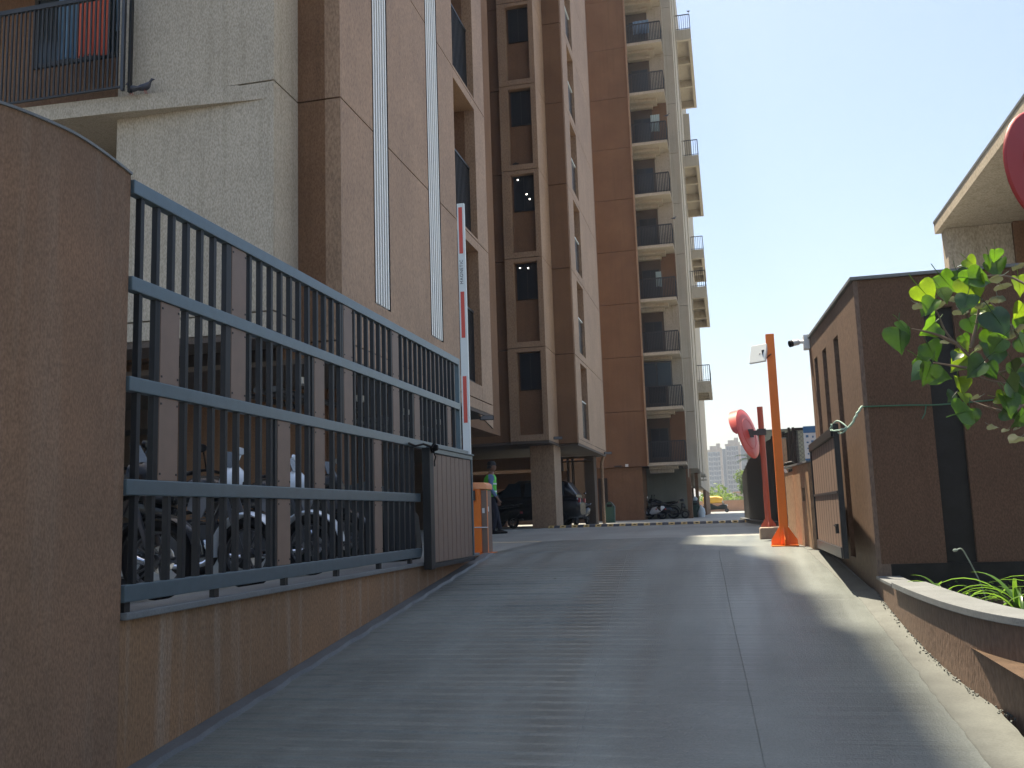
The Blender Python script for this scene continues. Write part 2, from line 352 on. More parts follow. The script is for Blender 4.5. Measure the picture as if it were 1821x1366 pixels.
def dup(root, loc, rz, label, group=None):
    def cp(o, par):
        c = o.copy(); COL.objects.link(c); c.parent = par
        for ch in KIDSOF(o): cp(ch, c)
        return c
    r = cp(root, None); r.location = loc; r.rotation_euler = (0, 0, rz); r['label'] = label
    if group: r['group'] = group
    return r
def KIDSOF(o): return [c for c in COL.objects if c.parent == o]
def again(o, d):
    """another piece like o, moved by d, sharing its mesh"""
    c = o.copy(); COL.objects.link(c); c.location = Vector(o.location)+Vector(d); return c

def G(Y):
    if Y < 3: return -1.078-(3-Y)*0.08 if Y > -2 else -1.478
    if Y < 12.5: return -0.09-0.104*(12.5-Y)
    if Y < 22: return -0.09*(22-Y)/9.5
    if Y < 60: return 0.0
    return min(0.12, 0.12*(Y-60)/60)

# ================================================================== THE SETTING
# far terrain, court, yard, street
m = MB(); ys = [17, 22, 40, 60, 90, 120, 200, 500, 1500]
for i in range(len(ys)-1):
    a, b = ys[i], ys[i+1]
    m.add([(-700, a, G(a)), (700, a, G(a)), (700, b, G(b)), (-700, b, G(b))], [(0, 1, 2, 3)])
struct(m, 'ground', 'court')
m = MB()
for x0, x1 in ((-700, -3.3), (1.3, 700)):
    m.add([(x0, 12.5, G(12.5)-0.006), (x1, 12.5, G(12.5)-0.006), (x1, 17.02, G(17)-0.006), (x0, 17.02, G(17)-0.006)], [(0, 1, 2, 3)])
struct(m, 'court_pavement', 'court')
m = MB(); m.add([(-700, 3, -0.19), (-3.5, 3, -0.19), (-3.5, 9, -0.17), (-700, 9, -0.17), (-3.5, 12.52, -0.096), (-700, 12.52, -0.096)], [(0, 1, 2, 3), (3, 2, 4, 5)])
struct(m, 'parking_yard', 'court')
m = MB(); m.add([(1.36, -2, -0.5), (700, -2, -0.5), (700, 12.5, -0.42), (1.36, 12.5, -0.42)], [(0, 1, 2, 3)])
struct(m, 'garden_soil', 'soil')
m = MB(); m.add([(-700, -400, -1.49), (700, -400, -1.49), (700, 3.2, -1.49), (-700, 3.2, -1.49)], [(0, 1, 2, 3)])
struct(m, 'street', 'asphalt')

# ramp: ribbed concrete, ribs fade towards the right-hand wheel track; two long joints
def rib_amp(x, y):
    a = 0.02*max(0.08, min(1, (-0.55-x)/1.0))*(0.7+0.3*math.sin(int((y-3)/0.15+0.001)*2.399)*math.sin(x*0.8+int((y-3)/0.15+0.001)))*(1 if x > -3.0 else max(0.1, (x+3.2)/0.2))
    if y > 13: a *= 0.75
    if 11.6 < y < 12.9: a *= 0.35
    return a*(0.88+0.2*math.sin(x*1.7+y*0.9)*math.sin(y*0.37+1))
xs = [-3.37+4.75*i/46 for i in range(47)]
jx = lambda y: (-0.05, -1.15)
xs = sorted(set([round(x, 3) for x in xs if abs(x+0.02) > 0.03 and abs(x+1.22) > 0.03]+[-0.0245, -0.022, -0.018, -0.0155, -1.2245, -1.222, -1.218, -1.2155]))
prof = [(0.0, 0.0), (0.055, 0.05), (0.068, 0.8), (0.1, 1.0), (0.125, 0.75)]
yy = []
y = -2.0
while y < 3.0: yy.append((y, 0)); y += 0.5
y = 3.0; P_ = 0.15
while y < 17.0-0.001:
    for a, h in prof: yy.append((y+a, h))
    y += P_
yy.append((17.0, 0))
m = MB(); vs = []; fs = []
for (y, h) in yy:
    for x in xs:
        z = G(y)+(rib_amp(x, y)*h if y > 3 else 0)
        if x in (-0.022, -0.018) and y < 12.4: z -= 0.004
        if x in (-1.222, -1.218) and y < 12.4: z -= 0.0015
        wx_ = (-0.12+(12.3-y)*0.064)*max(0, 1-abs(x+1.22)/1.3) if y < 12.3 else -0.12*max(0, 1-abs(x+1.22)/1.3)
        wx_ += (-0.14+(11.9-min(y, 11.9))*0.032)*max(0, 1-abs(x+0.02)/1.0)
        vs.append((x+wx_+0.004*math.sin(y*1.3+x*2)*(1 if abs(x) < 3 else 0), y, z))
nx = len(xs)
for j in range(len(yy)-1):
    for i in range(nx-1): fs.append((j*nx+i, j*nx+i+1, (j+1)*nx+i+1, (j+1)*nx+i))
m.add(vs, fs); struct(m, 'ramp', 'ramp')
# grey kerb strip at the foot of the left wall
m = MB(); vs = []
n = 60
for i in range(n+1):
    y = 3+9.6*i/n; z = G(y); w = 0.135+0.012*math.sin(i*1.9)+0.006*math.sin(i*5.1)
    vs += [(-3.31, y, z-0.05), (-3.31, y, z+0.03), (-3.31+w*0.85, y, z+0.026), (-3.31+w, y, z-0.005)]
for i in range(n):
    for k in range(3): m.f.append((i*4+k, i*4+k+1, i*4+k+5, i*4+k+4)); m.sm.append(False)
m.v = vs; struct(m, 'kerb', 'kerb')
# pale gutter strip on the right
m = MB(); vs = []; n = 90
def rx(y): return 1.30-0.012*(y-6) if y < 9.6 else 1.257-(y-9.6)*0.07
for i in range(n+1):
    y = 3+9.5*i/n; z = G(y); x1 = rx(y)+(0.10 if y < 9.6 else -0.0)+0.004*math.sin(i*2.3); x0 = x1-0.2+random.gauss(0, 0.004)-(0.08 if y < 9.6 else 0.0)
    vs += [(x0, y, z-0.01), (x0+0.02, y, z+0.006), ((x0+x1)/2, y, z+0.012), (x1, y, z+0.018), (x1+0.01, y, z-0.06)]
for i in range(n):
    for k in range(4): m.f.append((i*5+k, i*5+k+1, i*5+k+6, i*5+k+5)); m.sm.append(False)
m.v = vs; struct(m, 'gutter_strip', 'strip')

# ================================================================== LEFT BOUNDARY WALL (plinth + curved high wall)
t = thing('boundary_wall', 'brown boundary wall rising into a tall curved end beside the sliding fence', 'wall', (-3.4, 6, -1.2))
B('plinth_wall', 'lower_wall', t, (-3.5, -3.3, 4.655, 12.3, -1.6, -0.077))
crv = [(-3.297, 4.65), (-3.297, 4.45), (-3.303, 4.2), (-3.33, 4.0), (-3.375, 3.82), (-3.44, 3.66), (-3.55, 3.45), (-3.7, 3.25), (-3.95, 3.05), (-4.3, 2.9)]
def ribbon(m, pts, w, z0, z1, out=0.0):
    """wall of thickness w following plan points, face towards the road at pts"""
    P2 = [Vector((a, b, 0)) for a, b in pts]; vs = []
    for i, p in enumerate(P2):
        d = (P2[min(i+1, len(P2)-1)]-P2[max(i-1, 0)]).normalized(); nrm = Vector((d.y, -d.x, 0))
        q = p-nrm*out; r = p+nrm*w
        vs += [(q.x, q.y, z0), (q.x, q.y, z1), (r.x, r.y, z1), (r.x, r.y, z0)]
    fs = []
    for i in range(len(P2)-1):
        for k in range(4): fs.append((i*4+k, i*4+(k+1) % 4, (i+1)*4+(k+1) % 4, (i+1)*4+k))
    fs += [(0, 1, 2, 3), tuple(len(vs)-4+k for k in (3, 2, 1, 0))]
    return m.add(vs, fs)
def dense(pts, k=5):
    """Catmull-Rom through plan points"""
    P2 = [Vector(p+(0,)) if len(p) == 2 else Vector(p) for p in pts]; o = []
    for i in range(len(P2)-1):
        a, b, c, d = P2[max(i-1, 0)], P2[i], P2[i+1], P2[min(i+2, len(P2)-1)]
        for j in range(k):
            t_ = j/k; q = 0.5*((2*b)+(c-a)*t_+(2*a-5*b+4*c-d)*t_*t_+(3*b-a-3*c+d)*t_**3); o.append(q)
    o.append(P2[-1]); return o
cd_ = [(p.x, p.y) for p in dense(crv, 4)]
def roll_off(m): m.v = [(x, y, z-(0.055*((y-4.1)/0.55)**1.6 if z > 2 and y > 4.1 else 0)) for x, y, z in m.v]
m = MB(); ribbon(m, cd_, 0.22, -1.6, 2.53); roll_off(m); m.build('curved_wall', 'brown_wall', t)
m = MB(); ribbon(m, cd_, 0.235, 2.53, 2.545, 0.012); roll_off(m); m.build('coping', 'slate', t)
B('ledge', 'slate', t, (-3.62, -3.262, 4.66, 9.92, -0.075, -0.035), bevel=0.006)
B('ledge', 'slate', t, (-3.62, -3.27, 9.94, 12.2, -0.075, -0.04), bevel=0.006)

# ================================================================== SLIDING FENCE with bars and planks
t = thing('sliding_fence', 'grey-blue steel sliding fence with vertical bars and brown planks on the plinth wall', 'fence', (-3.3, 7.5, -0.03))
tiers = [(2.365, 2.45), (1.785, 1.87), (1.2, 1.285), (0.61, 0.7), (0.02, 0.115)]
ends = [11.43, 11.43, 11.8, 9.8, 9.8]
for (z0, z1), y1 in zip(tiers, ends):
    B('rail', 'steel', t, (-3.335, -3.275, 4.655, y1, z0, z1), bevel=0.006)
B('end_post', 'steel', t, (-3.333, -3.277, 11.43, 11.49, 1.2865, 2.45), bevel=0.005)
PL = {'A': (4.96, 5.16, (1, 2)), 'B': (5.79, 5.99, (0, 1)), 'E': (6.48, 6.69, (2, 3)), 'C': (7.13, 7.33, (1, 2)), 'D': (7.75, 7.95, (0, 1)), 'F': (8.46, 8.66, (2, 3)),
      'G': (9.01, 9.2, (0, 1)), 'H': (9.68, 9.86, (1,)), 'I': (10.92, 11.07, (1,))}
proto = {}
def bar(z0, z1, y):
    key = round(z1-z0, 4)
    if key not in proto:
        o = B('bar', 'bar_steel', t, (-3.326, -3.288, y-0.018, y+0.018, z0, z1), bevel=0.003); proto[key] = (o, y, z0)
    else:
        o, yy_, zz = proto[key]; again(o, (0, y-yy_, z0-zz))
for k in range(4):
    zt, zb = tiers[k][0], tiers[k+1][1]; ye = ends[min(k, 4)] if k < 3 else 9.8
    if k == 2: ye = 9.8
    y = 4.76
    while y < ye-0.05:
        hit = False
        for nm, (a, b, ts) in PL.items():
            if k in ts and a-0.035 < y < b+0.035: hit = True
        if not hit: bar(zb, zt, y)
        y += 0.1625 if k < 3 else 0.1625
    for nm, (a, b, ts) in PL.items():
        if k in ts:
            B('plank', 'plank', t, (-3.318, -3.286, a, b, zb+0.001, zt-0.001), bevel=0.003)
            bar(zb, zt, a-0.022)
for y in (4.7, 5.64, 6.63, 7.6, 8.6, 9.5):
    B('foot', 'dark_steel', t, (-3.33, -3.29, y-0.025, y+0.025, -0.035, 0.02))
# small screws on planks
m = MB()
for nm, (a, b, ts) in PL.items():
    for k in ts:
        for z in (tiers[k+1][1]+0.04, tiers[k][0]-0.04):
            for y in (a+0.015, b-0.015): m.cbox((-3.284, y, z), (0.004, 0.012, 0.012))
m.build('screw', 'dark_steel', t, kind='stuff')

# ================================================================== LEFT GATE LEAF (brown slats), folded against the fence
t = thing('gate_leaf', 'slatted brown steel gate leaf hanging at the far end of the sliding fence', 'gate', (-3.2, 10.6, -0.08))
B('hinge_post', 'dark_steel', t, (-3.26, -3.17, 9.82, 9.95, -0.12, 1.2), bevel=0.006)
B('frame_stile', 'dark_steel', t, (-3.235, -3.185, 9.962, 10.005, -0.06, 1.15), bevel=0.004)
B('frame_stile', 'steel', t, (-3.235, -3.185, 11.6, 11.64, -0.05, 1.15), bevel=0.004)
B('frame_rail', 'steel', t, (-3.235, -3.182, 9.962, 11.64, 1.152, 1.205), bevel=0.004)
B('frame_rail', 'bar_steel', t, (-3.235, -3.182, 9.962, 11.64, -0.11, -0.0615), bevel=0.004)
B('cover_strip', 'steel', t, (-3.255, -3.165, 9.95, 11.66, 1.207, 1.222), bevel=0.003)
n = 9; w = (11.598-10.007)/n
for i in range(n):
    a = 10.007+i*w
    B('slat', 'plank', t, (-3.218, -3.2, a+0.007, a+w-0.007, -0.055, 1.145), bevel=0.003)
B('backing', 'joint', t, (-3.23, -3.222, 10.007, 11.598, -0.058, 1.148))
m = MB(); m.tube([(-3.15, 9.83, 1.2), (-3.13, 9.87, 1.25), (-3.14, 9.93, 1.24), (-3.15, 9.95, 1.17), (-3.17, 9.9, 1.15), (-3.16, 9.84, 1.21), (-3.2, 9.7, 1.23), (-3.24, 9.55, 1.2), (-3.26, 9.4, 1.22)], 0.012, 6)
m.tube([(-3.15, 9.9, 1.16), (-3.14, 9.94, 1.1), (-3.16, 9.96, 1.05), (-3.15, 9.93, 1.0)], 0.008, 6)
m.lathe([(0.0, -0.03), (0.035, -0.03), (0.04, 0.0), (0.03, 0.03), (0, 0.03)], (-3.13, 9.9, 1.2), 'X', 10)
m.build('knotted_cable', 'black', t)

# ================================================================== GUARDHOUSE on the right
# plan: near corner (1.29, 9.35), far corner (1.13, 12.6)
t = thing('guardhouse', 'brown roughcast gate cabin with three tall slots facing the drive', 'building', (1.6, 10.5, -0.5))
A_ = Vector((1.29, 9.35, 0)); E_ = Vector((1.13, 12.6, 0)); dy = (E_-A_).normalized(); nx_ = Vector((dy.y, -dy.x, 0))  # nx_ points into the house
def gh(s0, s1, d0, d1, z0, z1):
    """block along the side wall: s metres from the near corner, d metres into the house"""
    P4 = [A_+dy*s0+nx_*d0, A_+dy*s0+nx_*d1, A_+dy*s1+nx_*d1, A_+dy*s1+nx_*d0]
    return [tuple((p.x, p.y, z0)) for p in P4], (0, 0, z1-z0)
L_ = (E_-A_).length
slots = [(1.05, 1.37, 2.21), (1.94, 2.2, 2.25), (2.62, 2.82, 2.28)]
slots = [(1.06, 1.36, 2.23), (1.9, 2.2, 2.24), (2.6, 2.86, 2.25)]
m = MB(); s_prev = 0.0
for a, b, zt in slots:
    m.prism(*gh(s_prev, a, 0, 0.26, -0.75, 2.56)); m.prism(*gh(a, b, 0, 0.26, zt, 2.56)); m.prism(*gh(a, b, 0, 0.26, -0.75, -0.12)); s_prev = b
m.prism(*gh(s_prev, L_, 0, 0.26, -0.75, 2.56))
m.build('side_wall', 'brown_pebble', t)
for a, b, zt in slots:
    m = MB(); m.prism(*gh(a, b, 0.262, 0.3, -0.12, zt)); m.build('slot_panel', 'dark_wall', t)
    m = MB(); c = A_+dy*((a+b)/2)+nx_*0.1; m.tube([c+Vector((0, 0, zt-0.22))-dy*0.1, c+Vector((0, 0, zt-0.16))+dy*0.1], 0.014, 6); m.build('sunlit_bit', 'white_plastic', t)  # pale rod stands in for the sunlit bit inside each slot
# front wall with granite strip
m = MB()
for x0, x1 in ((1.292, 1.895), (2.155, 6.2)): m.box(x0, x1, 9.352, 9.6, -0.13, 2.56)
m.box(1.895, 2.155, 9.352, 9.6, 2.24, 2.56)
m.build('front_wall', 'house_shaded', t)
B('granite_strip', 'granite', t, (1.896, 2.154, 9.40, 9.45, -0.13, 2.239))
B('plinth', 'granite', t, (1.30, 6.2, 9.356, 9.6, -0.6, -0.132))
B('back_wall', 'brown', t, (1.14, 6.2, 12.35, 12.6, -0.6, 2.55)); B('far_side_wall', 'brown', t, (5.95, 6.2, 9.61, 12.34, -0.6, 2.55))
m = MB(); m.prism([(1.262, 9.32, 2.562), (6.23, 9.32, 2.562), (6.23, 12.63, 2.562), (1.102, 12.63, 2.562)], (0, 0, 0.03)); m.build('roof_slab', 'slate', t)

# CCTV camera on its box at the far top corner
t = thing('security_camera', 'white bullet security camera on a junction box at the cabin corner', 'camera', (1.1, 12.55, 2.5))
B('junction_box', 'white_plastic', t, (1.06, 1.135, 12.46, 12.6, 2.43, 2.62), bevel=0.01)
m = MB(); m.lathe([(0.025, 0), (0.02, 0.06), (0.03, 0.065), (0.03, 0.09)], (1.06, 12.5, 2.53), 'X', 12, Matrix.Scale(-1, 3, (1, 0, 0))); m.build('bracket', 'white_plastic', t)
m = MB(); R_ = Matrix.Rotation(math.radians(200), 3, 'Z') @ Matrix.Rotation(math.radians(12), 3, 'Y')
m.lathe([(0.036, 0), (0.04, 0.01), (0.04, 0.1)], (1.0, 12.48, 2.53), 'X', 14, R_); m.build('camera_body', 'white_plastic', t)
m = MB(); m.lathe([(0.043, 0.09), (0.043, 0.13), (0.034, 0.131), (0.03, 0.12)], (1.0, 12.48, 2.53), 'X', 14, R_); m.build('hood', 'black', t)

# green rope from the open gate leaf round the cabin corner
m = MB()
pts = dense([(1.04, 9.6, 1.2), (1.0, 9.48, 1.14), (1.08, 9.36, 1.13), (1.16, 9.31, 1.17), (1.22, 9.29, 1.27), (1.275, 9.325, 1.34)], 6)
m.tube([p+Vector((0.004*math.sin(i*2), 0, 0.004*math.cos(i*2.6))) for i, p in enumerate(pts)], 0.011, 6)
m.tube(dense([(1.0, 9.5, 1.2), (1.06, 9.42, 1.1), (1.12, 9.3, 1.14), (1.05, 9.4, 1.22), (0.99, 9.5, 1.16)], 5), 0.008, 6)
kn = m
r1 = thing('green_rope', 'twisted green rope tied from the open gate leaf along the cabin front', 'rope', (1.2, 9.35, 1.2))
kn.build('knotted_end', 'rope_pale', r1)
m = MB(); m.tube(dense([(1.27, 9.325, 1.335), (1.31, 9.335, 1.335), (1.7, 9.33, 1.325), (1.9, 9.335, 1.315), (2.15, 9.33, 1.32), (2.7, 9.335, 1.34), (3.6, 9.33, 1.36)], 6), 0.008, 6)
m.tube([(1.84, 9.33, 1.325), (1.82, 9.32, 1.24), (1.79, 9.32, 1.19)], 0.006, 5); m.build('stretched_run', 'rope', r1)

# right gate leaf standing open against the cabin
t = thing('gate_leaf', 'open brown slatted steel gate leaf beside the slotted cabin wall', 'gate', (1.03, 10.9, -0.1))
B('end_stile', 'dark_steel', t, (1.01, 1.06, 9.43, 9.5, -0.08, 1.2), bevel=0.005)
B('hinge_stile', 'dark_steel', t, (1.0, 1.05, 12.05, 12.12, -0.08, 1.17), bevel=0.004)
B('top_rail', 'dark_steel', t, (0.99, 1.06, 9.502, 12.12, 1.08, 1.17), bevel=0.005)
B('bottom_rail', 'grey_metal', t, (1.0, 1.05, 9.502, 12.04, -0.08, 0.02), bevel=0.004)
n = 10; w = (12.04-9.51)/n
for i in range(n):
    a = 9.51+i*w; B('slat', 'plank', t, (1.015, 1.035, a+0.018, a+w-0.018, 0.022, 1.078), bevel=0.003)
    B('seam_bar', 'dark_steel', t, (1.0165, 1.0335, a-0.012, a+0.012, 0.022, 1.078))
B('mid_rail', 'grey_metal', t, (1.003, 1.0145, 9.502, 12.04, 0.535, 0.56))
m = MB(); m.cbox((0.985, 9.56, 0.2), (0.03, 0.06, 0.09)); m.tube([(0.98, 9.5, 0.23), (0.97, 9.62, 0.23)], 0.01, 6); m.build('latch', 'dark_steel', t)

# low brown pier with a square call point
t = thing('gate_pier', 'low sunlit brown pier with a square opening beside the orange pole', 'pier', (0.95, 13, -0.1))
m = MB(); m.prism([(0.79, 13.95, -0.2), (0.855, 13.3, -0.2), (1.3, 13.3, -0.2), (1.3, 13.95, -0.2)], (0, 0, 1.1)); m.build('pier_back', 'brown_rough_lit', t)
m = MB()
def pr(y0, y1, z0, z1, d0=0.0):
    xa = lambda y: 0.97+(12.2-y)*0.103+d0
    m.prism([(xa(y0), y0, z0), (1.25, y0, z0), (1.25, y1, z0), (xa(y1), y1, z0)], (0, 0, z1-z0))
pr(12.2, 12.52, -0.25, 0.96); pr(12.72, 13.298, -0.25, 0.96); pr(12.52, 12.72, -0.25, 0.49); pr(12.52, 12.72, 0.66, 0.96); m.build('pier_front', 'brown_rough_lit', t)
m = MB(); pr(12.52, 12.72, 0.49, 0.66, 0.05); m.build('call_point', 'black', t)
m = MB(); pr(12.17, 13.97, 0.962, 0.985, -0.02); m.build('cap', 'slate', t)
for i, (y, x) in enumerate(((13.75, 0.82), (13.55, 0.84))):
    o = MB(); o.loft([(x-0.05, y, 1.005, 0.01, 0.008), (x-0.03, y, 1.02, 0.035, 0.022), (x+0.03, y, 1.025, 0.035, 0.025), (x+0.06, y, 1.01, 0.01, 0.01)])
    tag(o.build('stone_lump', 'granite', None), ['dark rag bundle at the far end of the low pier', 'dark rag bundle nearer the camera on the low pier'][i], 'rag')

# pale pipe, chain link panel, blue sign
t = thing('pipe', 'thin white pipe standing between the fence and the low pier', 'pipe', (0.8, 14.2, 0))
m = MB(); m.tube([(0.82, 14.25, -0.08), (0.84, 14.25, 0.9), (0.79, 14.25, 1.0)], 0.02, 8); m.tube([(0.79, 14.25, 0.985), (0.95, 14.2, 0.99)], 0.018, 8); m.build('riser', 'white_plastic', t)
B('base_frame', 'white_plastic', t, (0.62, 0.9, 14.4, 14.43, 0.04, 0.06), (0.62, 0.9, 14.4, 14.43, -0.02, 0.0), (0.62, 0.64, 14.4, 14.43, 0.0, 0.04))
t = thing('chain_link_panel', 'small chain link fence panel behind the blue and white sign', 'fence', (1.1, 14.6, 0.9))
for x in (0.93, 0.99, 1.6): B('post', 'dark_steel', t, (x-0.018, x+0.018, 14.58, 14.62, 0.0, 1.6))
B('top_bar', 'dark_steel', t, (1.01, 1.58, 14.585, 14.615, 1.55, 1.59)); B('bottom_bar', 'dark_steel', t, (1.01, 1.58, 14.585, 14.615, 0.96, 0.99))
m = MB()
for i in range(-9, 10):
    for sg in (1, -1):
        x0 = 1.29+i*0.062*1.0; a = (x0-sg*0.28, 0.99); b = (x0+sg*0.28, 1.55)
        # clip to the frame
        def cl(p, q):
            (xa, za), (xb, zb) = p, q; ts = [0, 1]
            for lim, dirn in ((1.01, 1), (1.58, -1)):
                if abs(xb-xa) > 1e-6:
                    tt = (lim-xa)/(xb-xa)
                    if (xb-xa)*dirn > 0: ts[0] = max(ts[0], tt)
                    else: ts[1] = min(ts[1], tt)
            if ts[0] >= ts[1]: return None
            return (xa+(xb-xa)*ts[0], za+(zb-za)*ts[0]), (xa+(xb-xa)*ts[1], za+(zb-za)*ts[1])
        c = cl(a, b)
        if c: m.tube([(c[0][0], 14.6, c[0][1]), (c[1][0], 14.6, c[1][1])], 0.003, 4, False)
m.build('wire_mesh', 'grey_metal', t, kind='stuff')
t = thing('notice_sign', 'blue and white notice board with small dark print on the chain link panel', 'sign', (1.26, 14.5, 1.3))
B('board', 'sign_white', t, (1.13, 1.5, 14.52, 14.54, 1.12, 1.5), bevel=0.002)
B('top_band', 'sign_blue', t, (1.13, 1.5, 14.515, 14.54, 1.501, 1.6)); B('bottom_band', 'sign_blue', t, (1.13, 1.5, 14.515, 14.54, 1.02, 1.119))
m = MB()
for (x, z, w_, h_) in ((1.17, 1.45, .05, .05), (1.25, 1.44, .03, .04), (1.31, 1.45, .04, .035), (1.39, 1.44, .05, .05), (1.17, 1.36, .04, .03), (1.24, 1.37, .05, .045), (1.33, 1.36, .03, .03), (1.4, 1.37, .04, .04), (1.18, 1.27, .05, .03), (1.27, 1.28, .04, .04), (1.36, 1.27, .05, .03), (1.17, 1.19, .03, .03), (1.25, 1.2, .05, .03)):
    m.cbox((x+0.01, 14.517, z), (w_*0.75, 0.004, h_*0.7))
m.build('pictogram_patches', 'sign_blue', t)

# ================================================================== ORANGE POLE WITH READER
t = thing('reader_pole', 'tall orange square pole carrying a white flat antenna panel', 'pole', (0.66, 13.0, -0.085))
B('shaft', 'orange', t, (0.615, 0.725, 12.95, 13.06, -0.07, 2.75), bevel=0.006)
for a in range(4):
    R_ = Matrix.Translation((0.67, 13.005, 0)) @ Matrix.Rotation(a*PI/2+0.5*0, 4, 'Z')
    m = MB(); vs = [R_ @ Vector(p) for p in ((0.05, -0.006, -0.07), (0.17, -0.006, -0.07), (0.165, -0.006, 0.0), (0.055, -0.006, 0.17))]
    d = (R_.to_3x3() @ Vector((0, 0.012, 0))); m.prism(vs, d); m.build('gusset', 'orange', t)
B('base_plate', 'orange', t, (0.5, 0.84, 12.84, 13.17, -0.095, -0.072))
R_ = Matrix.Translation((0.5, 13.0, 2.5)) @ Matrix.Rotation(math.radians(-38), 4, 'Z') @ Matrix.Rotation(math.radians(-16), 4, 'X')
m = MB(); m.box(-0.13, 0.13, 0.0, 0.035, -0.13, 0.13, R_); m.build('antenna_panel', 'white', t, bevel=0.008)
m = MB(); m.tube([(0.63, 13.0, 2.5), (0.56, 12.98, 2.5), (0.52, 12.985, 2.48)], 0.014, 8); m.cbox((0.57, 12.97, 2.5), (0.04, 0.05, 0.07)); m.build('mount_bracket', 'grey_metal', t)
m = MB(); m.tube(dense([(0.54, 12.97, 2.43), (0.58, 12.93, 2.4), (0.63, 12.93, 2.44), (0.67, 12.94, 2.47)], 5), 0.006, 5); m.build('cable', 'black', t)

# ================================================================== RED POLE WITH CONVEX MIRROR ON STONE BLOCK
def traffic_mirror(t, c, R, face, ssh, pole, mats):
    """dish at c, radius R, facing unit vector face; back shell + rim + hood + silver lens"""
    fz = Vector(face).normalized(); sx = fz.cross(Vector((0, 0, 1))).normalized(); sy = sx.cross(fz)
    Mx = Matrix((sx, sy, fz)).transposed()
    def L(prof, name, mat, n=36):
        m = MB(); m.lathe(prof, c, 'Z', n, Mx); return m.build(name, mat, t)
    L([(0.0, -0.032), (0.35*R, -0.03), (0.75*R, -0.02), (0.99*R, -0.008), (R*1.01, 0.0), (R*1.012, 0.008), (R, 0.014), (0.96*R, 0.012)], 'back_shell', mats[0])
    L([(0.955*R, 0.011), (0.8*R, 0.022), (0.5*R, 0.034), (0.0, 0.04)], 'mirror_lens', 'mirror')
    m = MB(); n = 28; vs = []
    for i in range(n+1 if ssh else 0):
        a = math.radians(-8+190*i/n); w = ssh*math.sin(PI*i/n)**0.45+0.03
        o_ = (sx*math.cos(a)+sy*math.sin(a)); p = Vector(c)+o_*R*1.0
        vs += [p-fz*0.004, p+fz*w+o_*0.01, p+fz*w+o_*0.018, p-fz*0.004+o_*0.012]
    for i in range(n if ssh else 0):
        for k in range(4): m.f.append((i*4+k, i*4+(k+1) % 4, (i+1)*4+(k+1) % 4, (i+1)*4+k)); m.sm.append(True)
    m.v = [tuple(v) for v in vs]
    if ssh: m.build('hood', mats[1], t)
    m = MB()
    for i in range(2): m.torus((0, 0, 0), R*(0.62 if i else 0.3), 0.006, 'Z', 32, 6)
    m.v = [tuple(Mx @ Vector(v)+Vector(c)-fz*(0.024)) for v in m.v]; m.build('pressed_ring', mats[0], t)
    m = MB(); p = Vector(c)-fz*0.035; q = Vector(pole)
    m.tube([p, q], 0.018, 8); mm = (p+q)/2
    m.cbox((q.x, q.y, q.z), (0.14, 0.14, 0.1)); m.cbox((p.x, p.y, p.z), (0.12, 0.05, 0.13)); m.cbox(mm, (0.16, 0.05, 0.07)); m.build('clamp_bracket', 'grey_metal', t)
t = thing('mirror_pole', 'red pole on a stone block carrying a hooded convex traffic mirror', 'traffic mirror', (0.575, 15.5, 0.12))
m = MB(); m.tube([(0.575, 15.5, 0.12), (0.565, 15.5, 2.03)], 0.046, 12); m.build('shaft', 'red_pole', t)
for a in range(4):
    R_ = Matrix.Translation((0.575, 15.5, 0)) @ Matrix.Rotation(a*PI/2, 4, 'Z')
    m = MB(); m.prism([R_ @ Vector(p) for p in ((0.03, -0.005, 0.125), (0.12, -0.005, 0.125), (0.11, -0.005, 0.16), (0.035, -0.005, 0.27))], R_.to_3x3() @ Vector((0, 0.01, 0))); m.build('gusset', 'red_pole', t)
traffic_mirror(t, (0.35, 15.45, 1.6), 0.4, (-0.88, 0.36, -0.2), 0.12, (0.565, 15.5, 1.62), ('red_mirror', 'red_mirror'))
m = MB(); m.box(0.43, 0.98, 15.3, 15.75, -0.09, 0.115); o = m.build('stone_block', 'stone', None, bevel=0.03); tag(o, 'rough pinkish stone block under the red mirror pole', 'stone block')

# second mirror at the right edge of the view
t = thing('mirror_pole', 'shade-darkened red back of a large convex mirror hanging over the planter at the right edge', 'traffic mirror', (2.25, 6.0, -0.4))
m = MB(); m.tube([(2.25, 6.0, -0.42), (2.25, 6.0, 2.75)], 0.045, 12); m.build('shaft', 'red_pole', t)
traffic_mirror(t, (1.98, 6.0, 2.385), 0.36, (-0.62, 0.785, 0.0), 0, (2.25, 6.0, 2.38), ('red_deep', 'red_deep'))

# ================================================================== BOOM BARRIER
t = thing('boom_barrier', 'orange barrier cabinet with its white and red arm raised upright', 'barrier', (-3.5, 12.95, -0.1))
B('base_plate', 'orange', t, (-3.72, -3.30, 12.85, 13.3, -0.1, -0.075))
B('cabinet', 'orange', t, (-3.67, -3.425, 12.9, 13.22, -0.074, 0.83), bevel=0.015)
B('shaded_side', 'plank', t, (-3.424, -3.345, 12.92, 13.2, -0.07, 0.8), bevel=0.004)  # right side of the cabinet, its shade painted as brown
B('side_edge', 'orange_pale', t, (-3.344, -3.333, 12.92, 12.94, -0.07, 0.8))
m = MB(); m.prism([(-3.68, 12.885, 0.832), (-3.33, 12.885, 0.812), (-3.335, 12.9, 0.88), (-3.38, 12.91, 0.91), (-3.67, 12.92, 0.92)], (0, 0.34, 0)); m.build('lid', 'orange_pale', t, bevel=0.01)
B('label_plate', 'white_plastic', t, (-3.344, -3.341, 12.96, 13.03, 0.5, 0.57), (-3.41, -3.375, 12.914, 12.919, 0.48, 0.55))
m = MB(); m.torus((-3.6, 12.89, 0.62), 0.05, 0.009, 'Y', 20, 6); m.build('cable_ring', 'black', t)
